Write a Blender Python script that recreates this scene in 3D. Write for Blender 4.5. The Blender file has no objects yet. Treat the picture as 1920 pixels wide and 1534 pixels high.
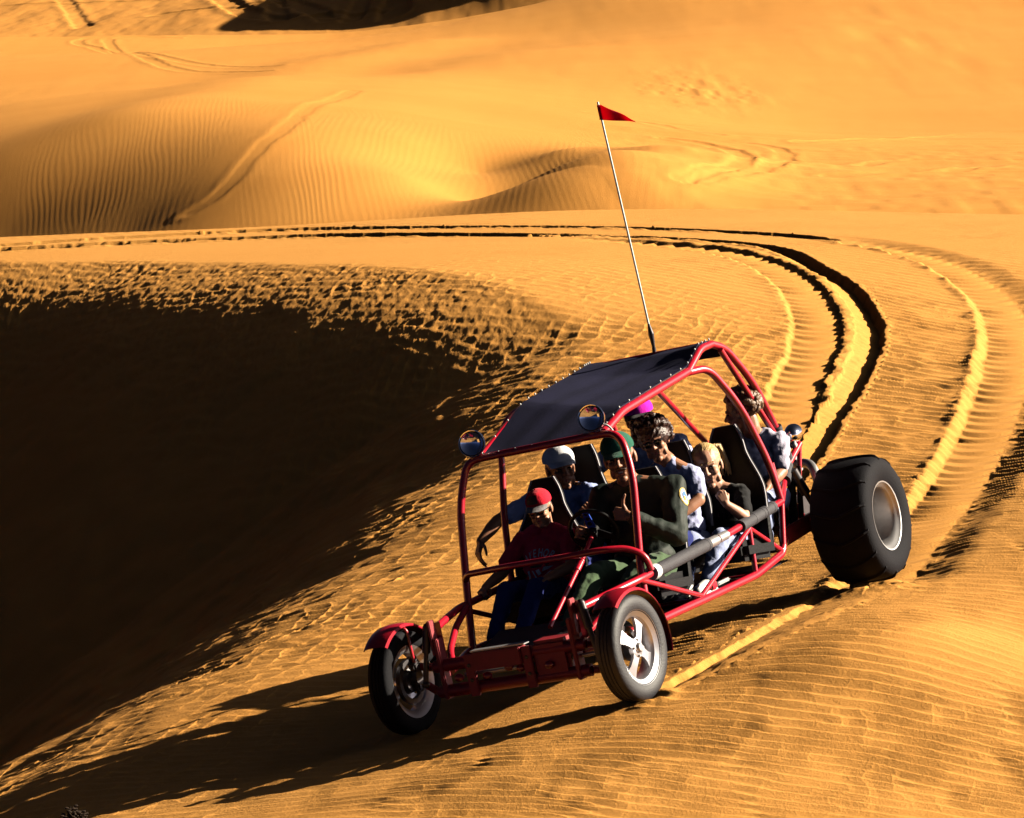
import bpy, bmesh, math, random
import numpy as np
from mathutils import Vector, Matrix, Euler
from mathutils.bvhtree import BVHTree

# ---------------------------------------------------------------- camera, sky, sun, exposure
S = bpy.context.scene
COL = S.collection
rad = math.radians
CAM_AXES = ((0.99756405, -0.01091232, -0.06889766), (0.06975647, 0.1560534, 0.98528238), (0.0, 0.98768834, -0.15643447))
cam_data = bpy.data.cameras.new('camera')
cam = bpy.data.objects.new('camera', cam_data); COL.objects.link(cam)
r_, u_, f_ = [Vector(a) for a in CAM_AXES]
m = Matrix((( r_.x, u_.x, -f_.x, 0), (r_.y, u_.y, -f_.y, 0), (r_.z, u_.z, -f_.z, 5.0), (0, 0, 0, 1)))
cam.matrix_world = m
cam_data.sensor_width = 36.0
cam_data.lens = 7260 / 1920 * 36.0
cam_data.clip_start = 0.5
cam_data.clip_end = 6000
S.camera = cam

SUN_ELEV, SUN_AZ = rad(22.5), rad(10.0)         # azimuth counted from +X towards +Y
w = bpy.data.worlds.new('World'); S.world = w; w.use_nodes = True
nt = w.node_tree; nt.nodes.clear()
sky = nt.nodes.new('ShaderNodeTexSky'); sky.sky_type = 'NISHITA'; sky.sun_disc = False
sky.sun_elevation = SUN_ELEV; sky.sun_rotation = math.pi / 2 - SUN_AZ
sky.air_density = 0.025; sky.dust_density = 0.7; sky.ozone_density = 3.0
bg = nt.nodes.new('ShaderNodeBackground'); bg.inputs['Strength'].default_value = 0.05
out = nt.nodes.new('ShaderNodeOutputWorld')
nt.links.new(sky.outputs[0], bg.inputs[0]); nt.links.new(bg.outputs[0], out.inputs[0])
sl = bpy.data.lights.new('sun', 'SUN'); sl.energy = 5.0; sl.angle = rad(0.5); sl.color = (1.0, 0.88, 0.68)
sun = bpy.data.objects.new('sun', sl); COL.objects.link(sun)
sd = Vector((math.cos(SUN_ELEV) * math.cos(SUN_AZ), math.cos(SUN_ELEV) * math.sin(SUN_AZ), math.sin(SUN_ELEV)))
sun.rotation_euler = sd.to_track_quat('Z', 'Y').to_euler(); sun.location = (30, 0, 30)
S.view_settings.view_transform = 'Standard'; S.view_settings.look = 'None'
S.view_settings.exposure = 1.30; S.view_settings.gamma = 1.0
S.cycles.max_bounces = 6; S.cycles.diffuse_bounces = 0

# ---------------------------------------------------------------- materials
def new_mat(name):
    mt = bpy.data.materials.new(name); mt.use_nodes = True
    n = mt.node_tree.nodes; b = n.get('Principled BSDF')
    return mt, mt.node_tree, b

def simple(name, col, rough=0.6, metal=0.0, coat=0.0, vary=0.0, vscale=20.0, bump=0.0, bscale=60.0, spec=0.5, sheen=0.0):
    mt, t, b = new_mat(name)
    b.inputs['Base Color'].default_value = (*col, 1); b.inputs['Roughness'].default_value = rough
    b.inputs['Metallic'].default_value = metal; b.inputs['Coat Weight'].default_value = coat
    b.inputs['Specular IOR Level'].default_value = spec
    if sheen: b.inputs['Sheen Weight'].default_value = sheen
    tc = t.nodes.new('ShaderNodeTexCoord')
    if vary:
        nz = t.nodes.new('ShaderNodeTexNoise'); nz.inputs['Scale'].default_value = vscale; nz.inputs['Detail'].default_value = 5
        mx = t.nodes.new('ShaderNodeMix'); mx.data_type = 'RGBA'
        mx.inputs[6].default_value = (*[c * (1 - vary) for c in col], 1); mx.inputs[7].default_value = (*[min(1, c * (1 + vary)) for c in col], 1)
        t.links.new(tc.outputs['Object'], nz.inputs['Vector']); t.links.new(nz.outputs['Fac'], mx.inputs[0]); t.links.new(mx.outputs[2], b.inputs['Base Color'])
    if bump:
        nz = t.nodes.new('ShaderNodeTexNoise'); nz.inputs['Scale'].default_value = bscale; nz.inputs['Detail'].default_value = 4
        bp = t.nodes.new('ShaderNodeBump'); bp.inputs['Strength'].default_value = bump; bp.inputs['Distance'].default_value = 0.01
        t.links.new(tc.outputs['Object'], nz.inputs['Vector']); t.links.new(nz.outputs['Fac'], bp.inputs['Height']); t.links.new(bp.outputs[0], b.inputs['Normal'])
    return mt

def sand_mat(name, c0, c1, grain=0.35):
    mt, t, b = new_mat(name)
    b.inputs['Roughness'].default_value = 0.95; b.inputs['Specular IOR Level'].default_value = 0.15
    tc = t.nodes.new('ShaderNodeTexCoord')
    n1 = t.nodes.new('ShaderNodeTexNoise'); n1.inputs['Scale'].default_value = 0.35; n1.inputs['Detail'].default_value = 6; n1.inputs['Roughness'].default_value = 0.6
    n2 = t.nodes.new('ShaderNodeTexNoise'); n2.inputs['Scale'].default_value = 55.0; n2.inputs['Detail'].default_value = 5; n2.inputs['Roughness'].default_value = 0.7
    for n in (n1, n2): t.links.new(tc.outputs['Object'], n.inputs['Vector'])
    mx = t.nodes.new('ShaderNodeMix'); mx.data_type = 'RGBA'
    mx.inputs[6].default_value = (*c0, 1); mx.inputs[7].default_value = (*c1, 1)
    ad = t.nodes.new('ShaderNodeMath'); ad.operation = 'MULTIPLY_ADD'; ad.inputs[1].default_value = 0.45
    t.links.new(n2.outputs['Fac'], ad.inputs[0])
    m2 = t.nodes.new('ShaderNodeMath'); m2.operation = 'MULTIPLY'; m2.inputs[1].default_value = 0.55
    t.links.new(n1.outputs['Fac'], m2.inputs[0]); t.links.new(m2.outputs[0], ad.inputs[2])
    t.links.new(ad.outputs[0], mx.inputs[0]); t.links.new(mx.outputs[2], b.inputs['Base Color'])
    bp = t.nodes.new('ShaderNodeBump'); bp.inputs['Strength'].default_value = grain; bp.inputs['Distance'].default_value = 0.012
    t.links.new(n2.outputs['Fac'], bp.inputs['Height']); t.links.new(bp.outputs[0], b.inputs['Normal'])
    return mt

M_SAND = sand_mat('sand', (0.59, 0.245, 0.042), (0.73, 0.36, 0.092), 0.6)
M_SAND_FAR = sand_mat('far_sand', (0.58, 0.228, 0.036), (0.72, 0.340, 0.076), 0.5)
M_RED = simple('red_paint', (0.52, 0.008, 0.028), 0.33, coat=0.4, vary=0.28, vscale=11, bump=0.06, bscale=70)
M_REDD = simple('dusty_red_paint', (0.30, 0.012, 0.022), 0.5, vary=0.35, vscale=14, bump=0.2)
M_CANVAS = simple('canvas', (0.013, 0.0135, 0.045), 0.85, vary=0.35, vscale=6, bump=0.35, bscale=220, spec=0.2)
M_FOAM = simple('grey_foam', (0.040, 0.038, 0.048), 0.75, vary=0.3, vscale=30, bump=0.4, bscale=140)
M_RUBBER = simple('rubber', (0.0055, 0.0053, 0.0085), 0.8, spec=0.16, vary=0.3, vscale=12, bump=0.25, bscale=90)
M_RUBBER_LIT = simple('sunlit_rubber', (0.013, 0.0127, 0.018), 0.6, vary=0.4, vscale=16, bump=0.2, bscale=90)  # lighter rubber: sun sheen on the left front tyre put into the colour
M_ALU = simple('aluminium', (0.56, 0.56, 0.60), 0.40, metal=1.0, vary=0.12, vscale=20)
M_ALUD = simple('dull_aluminium', (0.42, 0.41, 0.42), 0.45, metal=0.7, vary=0.2, vscale=20)
M_CHROME = simple('chrome', (0.85, 0.85, 0.88), 0.06, metal=1.0)
M_LENS = simple('lamp_lens', (0.62, 0.72, 1.0), 0.06, metal=0.7)  # blue tint stands in for the reflection of a bright sky
M_BLACK = simple('black_vinyl', (0.005, 0.005, 0.007), 0.6, bump=0.2, bscale=60, spec=0.14)
M_PIPING = simple('grey_piping', (0.42, 0.40, 0.44), 0.6)
M_STEEL = simple('dark_steel', (0.05, 0.045, 0.05), 0.45, metal=0.6, vary=0.4, vscale=25)
M_BLUE = simple('blue_anodised', (0.03, 0.10, 0.62), 0.35, metal=0.3)
M_WHITE = simple('white_paint', (0.80, 0.80, 0.78), 0.4)
M_FLAG = simple('flag_cloth', (0.62, 0.012, 0.05), 0.75, bump=0.2)
_t = M_FLAG.node_tree; _b = _t.nodes['Principled BSDF']; _o = _t.nodes['Material Output']
_tr = _t.nodes.new('ShaderNodeBsdfTranslucent'); _tr.inputs[0].default_value = (0.75, 0.012, 0.06, 1)
_mx = _t.nodes.new('ShaderNodeMixShader'); _mx.inputs[0].default_value = 0.55
_t.links.new(_b.outputs[0], _mx.inputs[1]); _t.links.new(_tr.outputs[0], _mx.inputs[2]); _t.links.new(_mx.outputs[0], _o.inputs[0])
M_SKIN = simple('skin', (0.46, 0.215, 0.125), 0.5, vary=0.12, vscale=30, bump=0.08, bscale=150)
M_SKIN2 = simple('tanned_skin', (0.36, 0.16, 0.09), 0.5, vary=0.12, vscale=30, bump=0.08, bscale=150)
M_FAIR = simple('fair_skin', (0.56, 0.29, 0.19), 0.5, vary=0.10, vscale=30, bump=0.08, bscale=150)
def cloth(name, col, vary=0.2): return simple(name, col, 0.9, vary=vary, vscale=18, bump=0.55, bscale=35, spec=0.15, sheen=0.1)
M_TRED = cloth('red_cotton', (0.80, 0.035, 0.08)); M_TBLUE = cloth('pale_blue_cotton', (0.40, 0.48, 0.92))  # pale blue cotton: extra blue put into the colour for skylight in shade
M_TWHITE = cloth('blue_white_cotton', (0.52, 0.55, 0.88)); M_DENIM = cloth('denim', (0.02, 0.03, 0.17), 0.35)
M_PALEDENIM = cloth('washed_denim', (0.33, 0.38, 0.60), 0.55)
M_JACKET = simple('dark_green_nylon', (0.010, 0.019, 0.014), 0.7, vary=0.06, vscale=18, bump=0.3, bscale=30, spec=0.4); M_GREEN = cloth('olive_twill', (0.07, 0.115, 0.06))
M_TBLACK = cloth('black_cotton', (0.010, 0.010, 0.012)); M_CAPG = cloth('green_cap_cotton', (0.02, 0.115, 0.075))
M_CAPR = cloth('red_cap_cotton', (0.70, 0.012, 0.035)); M_CAPM = cloth('magenta_cap_cotton', (0.75, 0.01, 0.50))
M_CAPW = cloth('white_cap_cotton', (0.72, 0.72, 0.78)); M_VISOR = cloth('grey_visor', (0.22, 0.20, 0.21))
M_STRIPE = cloth('lilac_striped_cotton', (0.55, 0.52, 0.66), 0.35)
M_BLOND = simple('blond_hair', (0.62, 0.40, 0.17), 0.45, vary=0.35, vscale=60, bump=0.5, bscale=90)
M_BROWN = simple('dark_brown_hair', (0.045, 0.018, 0.014), 0.4, vary=0.5, vscale=50, bump=0.5, bscale=90)
M_LBROWN = simple('brown_hair', (0.16, 0.085, 0.045), 0.4, vary=0.5, vscale=50, bump=0.5, bscale=90)
M_EYE = simple('eye', (0.02, 0.012, 0.01), 0.15); M_TEETH = simple('teeth', (0.7, 0.66, 0.6), 0.3)
M_GLASS = simple('sunglass_lens', (0.006, 0.006, 0.008), 0.08, spec=0.8); M_LIP = simple('lips', (0.38, 0.10, 0.085), 0.45)
M_YELLOW = simple('patch_yellow', (0.75, 0.50, 0.08), 0.7); M_PATCHB = simple('patch_blue', (0.06, 0.18, 0.55), 0.7)
M_PATCHW = simple('patch_white', (0.72, 0.72, 0.70), 0.7); M_PRINT = simple('shirt_print', (0.80, 0.72, 0.80), 0.85)
M_PRINTD = simple('dark_shirt_print', (0.012, 0.010, 0.018), 0.85); M_PRINTG = simple('faded_shirt_print', (0.085, 0.05, 0.075), 0.85)
M_TWIG = simple('dry_twig', (0.045, 0.024, 0.012), 0.9, vary=0.3)

# ---------------------------------------------------------------- terrain
_rng = np.random.default_rng(7)
_LAT = _rng.random((256, 256))
def vnoise(x, y):
    xi = np.floor(x).astype(np.int64); yi = np.floor(y).astype(np.int64)
    fx = x - xi; fy = y - yi
    fx = fx * fx * fx * (fx * (fx * 6 - 15) + 10); fy = fy * fy * fy * (fy * (fy * 6 - 15) + 10)
    a = _LAT[xi & 255, yi & 255]; b = _LAT[(xi + 1) & 255, yi & 255]; c = _LAT[xi & 255, (yi + 1) & 255]; d = _LAT[(xi + 1) & 255, (yi + 1) & 255]
    return ((a * (1 - fx) + b * fx) * (1 - fy) + (c * (1 - fx) + d * fx) * fy) * 2 - 1
def fbm(x, y, o=3):
    s = 0; a = 1; n = 0
    for k in range(o):
        s = s + a * vnoise(x * 2 ** k + 17.3 * k, y * 2 ** k + 5.1 * k); n += a; a *= 0.5
    return s / n
def sst(x): x = np.clip(x, 0, 1); return x * x * (3 - 2 * x)
def tps_fit(pts, lam):
    P = np.array([p[:2] for p in pts], float); z = np.array([p[2] for p in pts], float); n = len(P)
    d = np.linalg.norm(P[:, None] - P[None], axis=2)
    A = np.zeros((n + 3, n + 3)); A[:n, :n] = np.where(d > 0, d * d * np.log(d + 1e-12), 0) + lam * np.eye(n)
    A[:n, n] = 1; A[:n, n + 1:] = P; A[n, :n] = 1; A[n + 1:, :n] = P.T
    return P, np.linalg.solve(A, np.concatenate([z, [0, 0, 0]]))
def tps(md, x, y):
    P, wt = md; n = len(P); o = wt[n] + wt[n + 1] * x + wt[n + 2] * y
    for i in range(n):
        d2 = (x - P[i, 0]) ** 2 + (y - P[i, 1]) ** 2
        o = o + wt[i] * 0.5 * d2 * np.log(d2 + 1e-12)
    return o
def smooth_poly(pts, step=0.12):
    P = [np.array(p, float) for p in pts]; o = []
    for i in range(len(P) - 1):
        a = P[max(i - 1, 0)]; b = P[i]; c = P[i + 1]; d = P[min(i + 2, len(P) - 1)]
        k = max(2, int(np.linalg.norm(c - b) / step))
        for q in range(k):
            t = q / k
            o.append(0.5 * ((2 * b) + (c - a) * t + (2 * a - 5 * b + 4 * c - d) * t * t + (3 * b - a - 3 * c + d) * t ** 3))
    o.append(P[-1]); return np.array(o)
def near_line(x, y, line, reach):
    """signed distance (positive on the left of the direction of travel), arc length along the line; inf far away"""
    flat_x = x.ravel(); flat_y = y.ravel()
    D = np.full(flat_x.shape, 1e9); SG = np.full(flat_x.shape, 1e9); AR = np.zeros(flat_x.shape)
    arc = 0.0
    lo = line.min(0) - reach; hi = line.max(0) + reach
    idx = np.where((flat_x > lo[0]) & (flat_x < hi[0]) & (flat_y > lo[1]) & (flat_y < hi[1]))[0]
    px = flat_x[idx]; py = flat_y[idx]; bd = np.full(px.shape, 1e9); bs = np.full(px.shape, 1e9); ba = np.zeros(px.shape)
    for i in range(len(line) - 1):
        a = line[i]; b = line[i + 1]; L = np.linalg.norm(b - a)
        if L < 1e-9: continue
        dx, dy = (b - a) / L
        m1 = (px > min(a[0], b[0]) - reach) & (px < max(a[0], b[0]) + reach) & (py > min(a[1], b[1]) - reach) & (py < max(a[1], b[1]) + reach)
        j = np.where(m1)[0]
        if len(j):
            qx = px[j] - a[0]; qy = py[j] - a[1]
            t = np.clip(qx * dx + qy * dy, 0, L)
            d = np.hypot(qx - t * dx, qy - t * dy)
            k = d < bd[j]; jj = j[k]
            bd[jj] = d[k]; ba[jj] = arc + t[k]
            bs[jj] = np.where(dx * qy[k] - dy * qx[k] >= 0, d[k], -d[k])
        arc += L
    D[idx] = bd; SG[idx] = bs; AR[idx] = ba
    return SG.reshape(x.shape), AR.reshape(x.shape)

BASE=[(0.61,19.68,0.30),(-0.71,20.35,0.04),(2.11,22.39,0.27),(0.62,23.15,-0.03),(0.63,21.35,0.15),(-0.42,19.30,0.18),(-1.84,19.13,-0.01),(-1.73,20.20,-0.10),(-0.35,18.15,0.30),(2.08,20.28,0.46),(3.26,36.00,-0.08),(4.82,36.50,-0.26),(2.31,46.00,-0.27),(6.67,50.00,-0.81),(0.47,51.00,-0.43),(-2.96,49.00,-0.30),(-6.41,49.50,-0.27),(-2.59,42.50,0.08),(-0.50,39.00,0.26),(3.09,28.30,-0.24),(3.17,24.60,0.14),(2.70,20.30,0.30),(2.20,17.60,0.24),(0.58,17.30,0.33),(-6.00,22.00,-0.30),(-6.00,30.00,-0.10),(-9.00,44.00,-0.20),(-5.00,14.00,0.10),(8.00,20.00,0.35),(9.00,35.00,-0.30),(4.00,13.00,0.25),(0.00,12.00,0.40)]
EDGE_NEAR=[(0.43,34.14),(0.08,31.86),(-0.57,29.58),(-1.29,27.27),(-1.91,25.39),(-2.61,23.33),(-3.09,21.79)]
RIM=[(-6.14,47.30),(-4.34,45.45),(-2.59,42.50),(-0.50,38.86),(0.28,37.11)]
RUT_OUTER=[(-6.46,49.87),(-4.40,50.00),(-2.58,49.77),(-0.57,48.38),(1.39,46.94),(2.61,45.72),(3.48,44.71),(3.99,43.59),(4.44,42.16),(4.72,40.61),(4.82,38.70),(4.80,37.03),(4.56,34.87),(4.21,32.73),(3.78,30.54),(3.24,28.17),(2.64,25.17),(2.08,22.55)]
RUT_INNER_REAR=[(-6.30,48.59),(-4.27,48.43),(-2.21,47.49),(-0.24,45.59),(0.99,44.09),(2.01,42.59),(2.47,41.54),(2.79,40.01),(2.94,38.19),(2.90,35.94),(2.72,34.24),(2.46,32.79),(2.21,31.25),(1.85,29.36)]
RUT_INNER_FRONT=[(-6.36,49.08),(-4.31,48.90),(-2.24,48.19),(-0.24,46.34),(1.32,44.78),(2.48,43.47),(3.07,42.20),(3.27,40.16),(3.45,38.36),(3.42,36.05),(3.26,34.51),(2.93,32.75),(2.58,31.21),(2.21,29.48),(1.51,26.70),(0.66,23.13)]
RUT_NEAR=[(0.70,19.92),(0.86,20.13),(1.19,20.64),(1.55,21.52),(1.91,22.40)]
HILL=[(-12.00,62.00,-2.60),(-12.48,65.00,-1.97),(-15.52,82.00,-1.53),(-8.02,62.00,-1.45),(-8.18,63.70,-0.97),(-8.37,65.60,-0.51),(-10.10,80.00,-0.62),(-13.53,108.00,-1.41),(-16.81,135.00,-1.85),(-5.64,59.50,-1.25),(-5.80,61.90,-0.73),(-5.95,64.00,-0.35),(-7.88,86.00,-0.90),(-12.21,135.00,-2.26),(-3.46,57.50,-1.10),(-3.54,59.80,-0.56),(-3.64,62.40,-0.19),(-5.43,95.00,-1.48),(-7.43,132.00,-2.49),(-1.38,57.50,-1.06),(-1.40,59.80,-0.71),(-1.43,63.20,-0.44),(-2.01,94.00,-1.52),(-2.66,128.00,-2.69),(-0.28,59.60,-1.25),(-0.25,62.50,-1.05),(-0.22,70.00,-0.81),(-0.19,96.00,-1.52),(-0.15,122.00,-1.92),(0.92,56.50,-0.88),(0.96,57.90,-0.71),(1.76,57.60,-0.65),(1.06,62.20,-0.68),(1.27,72.00,-0.98),(1.70,92.00,-1.51),(2.06,108.00,-1.61),(2.40,122.00,-1.38),(2.07,56.00,-0.88),(2.18,58.40,-0.82),(2.38,63.00,-0.85),(3.08,80.00,-1.54),(3.77,96.00,-1.54),(4.50,112.00,-1.09),(4.97,122.00,-0.64),(4.47,57.00,-1.09),(5.13,65.00,-1.49),(6.19,78.00,-2.04),(7.21,90.00,-2.00),(8.25,102.00,-1.54),(9.31,114.00,-0.75),(7.63,57.00,-1.23),(9.13,68.00,-1.87),(11.05,82.00,-2.37),(12.73,94.00,-2.16),(14.43,106.00,-1.62),(15.86,116.00,-0.82)]
HILL_TRACKS=[([(-10.32,131.89),(-11.94,131.81),(-13.40,131.09),(-13.47,128.68),(-12.09,123.67),(-8.76,103.95),(-6.59,98.90),(-5.54,97.10)],0.12,0.03),([(-10.41,130.60),(-11.72,131.30),(-12.52,130.64),(-12.47,128.70),(-10.01,111.81),(-8.08,104.42),(-6.30,100.85),(-5.39,99.42)],0.12,0.03),([(2.74,56.23),(3.45,58.09),(3.92,60.84),(4.25,66.64),(3.90,68.36),(3.10,69.11)],0.1,0.04),([(2.94,56.26),(3.78,58.32),(4.43,60.94),(5.04,67.35),(4.96,68.76),(4.46,69.64)],0.1,0.03),([(1.95,74.98),(2.60,73.27),(3.42,71.65),(4.05,70.83)],0.12,0.025),([(-4.69,59.16),(-4.13,59.81),(-3.63,62.18),(-3.34,63.42),(-3.02,68.45),(-2.60,74.40)],0.08,0.016),([(5.58,70.53),(7.31,73.17),(9.25,76.62),(10.61,77.34)],0.1,0.03),([(4.34,60.35),(6.60,66.25),(9.09,66.46)],0.1,0.03),([(5.15,59.19),(6.87,60.65),(8.77,64.18)],0.12,0.025)]
CREASES=[([(-6.17,66.88),(-5.05,75.27),(-4.75,97.28),(-3.30,103.00),(-1.80,107.48)],1.6,0.16),([(-2.64,68.34),(-1.42,88.37),(0.62,98.32)],2.2,0.12),([(-4.77,59.13),(-4.22,59.90),(-3.78,61.53),(-3.41,63.02)],0.9,0.02),([(1.18,56.22),(1.50,56.38),(1.83,56.73),(2.42,60.17)],1.4,0.34)]
DISTANT_TRACKS=[([(-13.6,191.4),(-10.4,164.8),(-7.9,153.8)],0.35,0.12),([(-10.2,186.8),(-8.2,154.4)],0.3,0.1),([(-12.6,190.1),(-6.0,150.6)],0.3,0.1),([(-23.9,192.5),(-4.9,174.4)],0.2,0.06),([(-14.1,169.3),(-7.9,164.5)],0.4,0.08),([(-3.5,147.7),(-2.8,169.8)],0.5,0.15),([(-5.1,149.6),(-4.3,167.4)],0.3,0.1),([(-20.8,193.4),(-17.2,167.1)],0.25,0.08),([(-6.7,153.5),(-4.3,150.1)],0.3,0.1)]

EDGE = [(-14.0, 57.0)] + RIM + [(0.72, 35.6)] + EDGE_NEAR + [(-3.45, 20.0), (-3.6, 17.5), (-3.7, 10.0)]
_base = tps_fit(BASE, 0.05)
_dd = np.linspace(-6, 16, 2201); _st = _dd[1] - _dd[0]
_sl_near = 0.66 * sst((_dd + 2.0) / 4.2); _sl_far = 0.24 * sst((_dd + 0.12) / 0.25) + 0.44 * sst((_dd - 0.35) / 1.9)
_fade = 1 - 0.9 * sst((_dd - 7.0) / 5.0)
_drop_near = np.cumsum(_sl_near * _fade) * _st; _drop_far = np.cumsum(_sl_far * _fade) * _st

def near_height(x, y):
    z = tps(_base, np.clip(x, -9, 10), np.clip(y, 11, 56))
    edge = smooth_poly(EDGE, 0.25)
    sg, ar = near_line(x, y, edge, 18.0)
    d = np.where(sg > 1e8, -6.0, -sg)          # bowl lies on the right of the direction of travel
    farw = sst((y - 33.0) / 4.5)
    wob = 0.16 * fbm(x * 0.7, y * 0.7, 2) + 0.05 * vnoise(x * 4, y * 4)
    dw = d + wob * np.where(farw > 0.5, 0.5, 1.0)
    drop = farw * np.interp(dw, _dd, _drop_far) + (1 - farw) * np.interp(dw, _dd, _drop_near)
    z = z - drop
    # the dune falls away behind its far crest
    cr = y - (51.0 - 0.10 * (x + 6) + 0.4 * np.sin(x * 0.5))
    z = z - np.where(cr > 0, 0.10 * cr ** 1.5, 0) - np.where(y < 12, 0, 0)
    # low ridges along the shaded lip
    lip = (1 - farw) * np.exp(-((dw - 0.75 + 0.25 * np.sin(y * 1.3)) / 0.28) ** 2)
    z = z + 0.10 * lip * sst((26 - y) / 4)
    # ---- tracks
    mask = np.zeros_like(z); zr = np.zeros_like(z)
    jag = 0.03 * fbm(x * 5, y * 5, 2)
    def band(line, half, depth, berm, corr, lam, wall=0.05, side=0.0, slope=0.0, keep=None, wall_r=None):
        nonlocal mask, zr
        sgn, arc = near_line(x, y, smooth_poly(line, 0.15), 1.4)
        a = np.abs(sgn + jag)
        inside = 1 - sst((a - half) / np.where(sgn > 0, wall_r or wall, wall))
        prof = -depth * inside + slope * np.clip(sgn, -half, half) / half * inside
        sh = 0.07 + 0.03 * fbm(x * 6, y * 6, 2)
        rough = 0.6 + 1.0 * np.clip(fbm(x * 4 + 9, y * 4, 3), -0.6, 1)
        lf = np.where(sgn < 0, 1.0 + side, 1.0 - side)
        prof = prof + berm * lf * rough * np.exp(-((a - half - 0.09) / sh) ** 2)
        if corr:
            ph = arc / lam + 0.35 * np.clip(sgn / half, -1, 1) ** 2 + 0.15 * vnoise(arc * 2, arc * 0)
            saw = (ph % 1.0); saw = np.where(saw < 0.7, saw / 0.7, (1 - saw) / 0.3) - 0.5
            prof = prof + corr * saw * (1 - sst((a - half - 0.03) / 0.10)) * (0.7 + 0.5 * vnoise(x * 3, y * 3))
        kp = keep(x, y) if keep else 1.0; prof = prof * kp
        mask = np.maximum(mask, kp * np.where(a < half + 0.06, 1 - sst((a - half) / 0.06), 0))
        zr = np.where(np.abs(prof) > np.abs(zr), prof, zr)
    def vee(line, a0, b0, c0, depth, berm, keep, grow=0.0):
        """a narrow wheel rut: one long smooth bank and one steep one"""
        nonlocal mask, zr
        sgn, arc = near_line(x, y, smooth_poly(line, 0.15), 1.4)
        q = sgn / (1 + grow * arc) + 0.020 * fbm(x * 5, y * 5, 2) + 0.010 * vnoise(x * 15, y * 15)
        dp = depth * (0.9 + 0.2 * vnoise(arc * 0.7, arc * 0))
        prof = np.where(q < b0, -dp * np.clip((q - a0) / (b0 - a0), 0, 1), -dp * (1 - np.clip((q - b0) / (c0 - b0), 0, 1)))
        prof = np.where((q < a0) | (q > c0), 0, prof)
        rough = np.clip(0.5 + 1.3 * fbm(x * 6 + 9, y * 5, 3), 0, 2)
        prof = prof + berm * rough * np.exp(-((q - a0 + 0.05) / 0.05) ** 2) + 0.35 * berm * rough * np.exp(-((q - c0 - 0.03) / 0.03) ** 2)
        prof = prof + 0.006 * fbm(x * 10, y * 10, 2) * ((q > a0) & (q < c0)); kp = keep(y); prof = prof * kp
        mask = np.maximum(mask, np.where((q > a0 - 0.08) & (q < c0 + 0.05), kp, 0))
        zr = np.where(np.abs(prof) > np.abs(zr), prof, zr)
    band(RUT_OUTER, 0.20, 0.055, 0.012, 0.030, 0.30, 0.11, side=0.9, wall_r=0.34, keep=lambda a, c: 1 - 0.85 * sst((c - 43.0) / 2.0))
    band(RUT_INNER_REAR, 0.20, 0.03, 0.016, 0.028, 0.30, 0.06, side=-0.7, keep=lambda a, c: sst((a - 0.5) / 1.5))
    vee(RUT_INNER_FRONT, -0.18, 0.06, 0.115, 0.118, 0.020, lambda yy: 1.0 - sst((yy - 45.0) / 2.5))
    vee(RUT_INNER_FRONT, -0.46, 0.14, 0.18, 0.16, 0.020, lambda yy: sst((yy - 44.5) / 2.5))
    vee(RUT_OUTER, -0.42, 0.12, 0.16, 0.16, 0.020, lambda yy: sst((yy - 43.5) / 2.0))
    vee(RUT_NEAR, -0.10, 0.055, 0.080, 0.045, 0.010, lambda yy: 1.0, grow=0.42)
    # sand pressed down and pushed up round the tyres
    for cx, cy, rr_, hh in ((0.62, 19.66, 0.10, 0.022), (-0.71, 20.30, 0.10, 0.022), (2.02, 22.36, 0.22, 0.03), (0.62, 23.15, 0.22, 0.03)):
        dd_ = np.hypot(x - cx, (y - cy) * 0.9)
        z = z + hh * np.exp(-((dd_ - rr_) / (0.55 * rr_)) ** 2) * np.clip(0.7 + 0.9 * fbm(x * 9, y * 9, 2), 0, 1.6)
    # ---- wind ripples
    near = 1 - sst((y - 27) / 14)
    wx = 0.42 * fbm(x * 0.55, y * 0.45, 2) + 0.15 * vnoise(x * 2.2, y * 1.6) + 0.035 * vnoise(x * 5.5, y * 4.0)
    ph = x * 0.74 / 0.155 + np.log(0.148 + 0.0062 * np.maximum(y - 17, -6)) / 0.0062 + wx * 1.75
    def crest(q): q = q % 1.0; return np.where(q < 0.70, q / 0.60, (1 - q) / 0.40) - 0.5
    ph_b = x * 0.66 / 0.15 + np.log(0.142 + 0.0062 * np.maximum(y - 17, -6)) / 0.0062 + 1.75 * (0.42 * fbm(x * 0.6 + 31, y * 0.45, 2) + 0.15 * vnoise(x * 2.0 + 5, y * 1.5) + 0.035 * vnoise(x * 5.0, y * 4 + 9) + 0.03 * vnoise(x * 9.5, y * 5))
    mb = sst(0.5 + 2.6 * vnoise(x * 1.5 + 2, y * 0.9))
    rip = (crest(ph + 0.06 * vnoise(x * 8.5, y * 4.5)) * mb + crest(ph_b) * (1 - mb) + 0.25 * np.maximum(crest(ph), crest(ph_b)) - 0.05) * (0.85 + 0.50 * vnoise(x * 6.5 + 3, y * 3.2)) + 0.06 * vnoise(x * 14, y * 9)
    ph_c = (x * 1.0 - y * 0.22) / 0.19 + 0.9 * fbm(x * 1.4 + 2, y * 0.9, 2) + 0.55 * vnoise(x * 3, y * 5.5)
    rip = rip + 0.16 * crest(ph_c) * np.clip(0.5 + 1.6 * vnoise(x * 5.5, y * 4.2 + 6), 0, 1.5)
    amp = (0.0165 + 0.0007 * np.clip(y - 17, 0, 16)) * (0.75 + 0.5 * fbm(x * 0.9 + 4, y * 0.6, 2))
    # cross ripples toward the bowl
    cz = sst((dw + 2.9) / 2.0)
    ph2 = (x * 0.92 - y * 0.40) / 0.21 + 0.9 * fbm(x * 1.3 + 8, y * 0.9, 2) + 0.25 * vnoise(x * 5, y * 4)
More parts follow.
